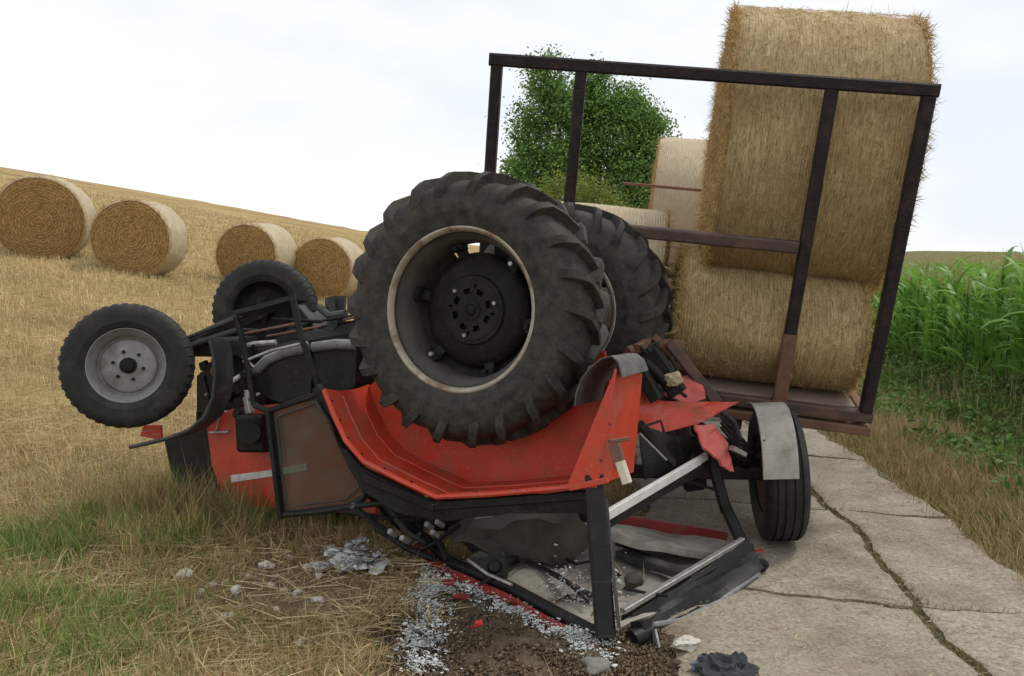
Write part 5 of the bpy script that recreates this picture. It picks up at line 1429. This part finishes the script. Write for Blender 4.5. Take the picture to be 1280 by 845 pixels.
def glass_bits(pts, spread, n, name, label, smin, smax, zj=.012):
    r = np.random.default_rng(len(label) + n)
    px_ = []
    for q in range(n):
        i = int(r.integers(0, len(pts)-1)) if len(pts) > 1 else 0
        a, b = pts[i], pts[min(i+1, len(pts)-1)]
        t = r.uniform()
        p = a.lerp(b, t)
        px_.append((p.x + r.normal(0, spread), p.y + r.normal(0, spread)))
    px_ = np.array(px_)
    px_ = px_ + .03*np.stack([snoise(px_[:, 0], px_[:, 1], 9), snoise(px_[:, 1], px_[:, 0], 11)], 1)
    px_ = px_[snoise(px_[:, 0], px_[:, 1], 14) > -.35 + r.normal(0, .2, len(px_))]; n = len(px_)
    z = np.maximum(gz(px_[:, 0], px_[:, 1]), -.02) + .035 + np.abs(r.normal(0, zj, n))
    c = np.stack([px_[:, 0], px_[:, 1], z], 1)
    s = smin + (smax*2.2 - smin)*r.uniform(0, 1, (n, 1))**5
    nn = unit(r.normal(size=(n, 3))*.28 + np.array([0, 0, 1])); u = unit(np.cross(nn, r.normal(size=(n, 3)))); v = np.cross(nn, u)
    top = np.stack([c + (u*math.cos(a_) + v*math.sin(a_))*s*r.uniform(.6, 1.2, (n, 1)) for a_ in (0, 1.4, 2.9, 4.4)], 1)
    bot = top - nn[:, None, :]*0.004
    V = np.concatenate([top, bot], 1).reshape(-1, 3)
    kk = np.arange(n)[:, None]*8
    F_ = [(0, 1, 2, 3), (7, 6, 5, 4), (0, 4, 5, 1), (1, 5, 6, 2), (2, 6, 7, 3), (3, 7, 4, 0)]
    Tt = np.concatenate([kk + np.array(f) for f in F_], 1).reshape(-1, 4)
    return tag(fast_mesh(name, V, Tt, M['shard']), label, 'broken glass', kind='stuff')
glass_bits([G(548, 715), G(540, 750), G(535, 790), G(525, 845)], .06, 3600, 'broken_glass', 'crumbled safety glass trailing along the edge of the soil patch', .0022, .0075)
glass_bits([G(560, 712), G(600, 745), G(660, 775), G(720, 805), G(750, 822)], .05, 4000, 'broken_glass', 'crumbled safety glass heaped along the scraped red roof edge', .0022, .008)
glass_bits([G(424, 700), G(456, 716)], .065, 900, 'broken_glass', 'greenish heap of shattered glass in the trodden grass', .006, .034, .03)
glass_bits([G(690, 748), G(735, 765), G(775, 750)], .05, 500, 'broken_glass', 'glass crumbs lying on the fallen roof lining', .004, .010, .08)
random.seed(3)
for (px0, py0, s0) in [(232, 724, .05), (251, 744, .03), (265, 736, .035), (282, 731, .025), (295, 741, .035), (332, 711, .04), (284, 778, .042), (356, 740, .022), (372, 743, .025), (388, 713, .045), (396, 753, .03), (375, 808, .034), (385, 688, .035), (407, 709, .03), (219, 757, .028), (321, 805, .025), (345, 764, .02), (339, 733, .02), (265, 680, .035), (420, 695, .045), (310, 722, .018), (362, 700, .028), (300, 760, .018), (398, 722, .026)]:
    p = onground(px0, py0)
    s = s0*1.05
    o = MB().ball(p + Vector((0, 0, s*.55)), s, 2, (1.2, .8, .6), .55, 1.6, px0*.13, random.uniform(0, 3.1)).build('stone', M['stone'], None, smooth=25)
    tag(o, 'pale stone chip lying on the trodden dry grass', 'stone', 'stone chips in the trodden grass')
o = MB().ball(G(857, 804, .03), .055, 3, (1.3, .8, .55), .6, 2, 5, .4).build('stone', M['stone'], None, smooth=30)
tag(o, 'white rock lump on the concrete beside the broken lamp', 'stone')
o = MB().ball(G(845, 828, .015), .022, 2, (1.2, .8, .6), .6, 2, 8, .4).build('clod', M['soil'], None, smooth=30)
tag(o, 'small brown soil clod on the concrete below the white rock', 'clod')
q = G(747, 842, .0)
o = MB().ball(q + Vector((0, .02, .02)), .078, 4, (.85, .9, .55), .45, 1.4, 11, .2).build('concrete_lump', M['greyblock'], None, smooth=25)
tag(o, 'grey broken block under the crushed cab corner', 'block')
rc = G(908, 838, .02)
rg = MB().ball(rc, .10, 6, (1.2, .8, .52), .5, 1.3, 3, .3)
for v in rg.v:
    d = (v - rc).normalized()
    w1 = 1 - 2.4*abs(mnoise.noise(v*17)); w2 = 1 - 2.4*abs(mnoise.noise(v*38 + Vector((5, 2, 1))))
    v += d*(.020*w1 + .008*w2)
o = rg.build('rag', M['rag'], None, smooth=70)
tag(o, 'crumpled dark blue cloth lying on the concrete road', 'cloth')
MB().ball(G(878, 832, .025), .05, 4, (1, .8, .7), .7, 2, 6, .3).build('rag_corner', M['rag_blue'], o, smooth=80)
for k, (x_, y_, w_, lb) in enumerate([(596, 781, .035, 'red lens fragment on the dark soil before the roof edge'), (575, 745, .05, 'dull red plastic piece among crumbled glass by the roof rail'), (560, 728, .05, 'red plastic strip under the bent bars of the cab'), (945, 688, .05, 'red lamp fragment on the concrete beside the folded roof frame'), (640, 752, .05, 'red paint flake strip along the crushed roof edge')]):
    c = G(x_, y_, .045)
    pl = [c + Vector((-w_, -.02, 0)), c + Vector((-.3*w_, -.035, .01)), c + Vector((w_, -.01, -.005)), c + Vector((.7*w_, .03, .01)), c + Vector((-.5*w_, .025, .0))]
    tag(MB().panel(pl, .008, 2, .02, 14, k).build('red_fragment', M['redglass'] if k in (0, 3) else M['red_dark'], None, smooth=0), lb, 'debris')
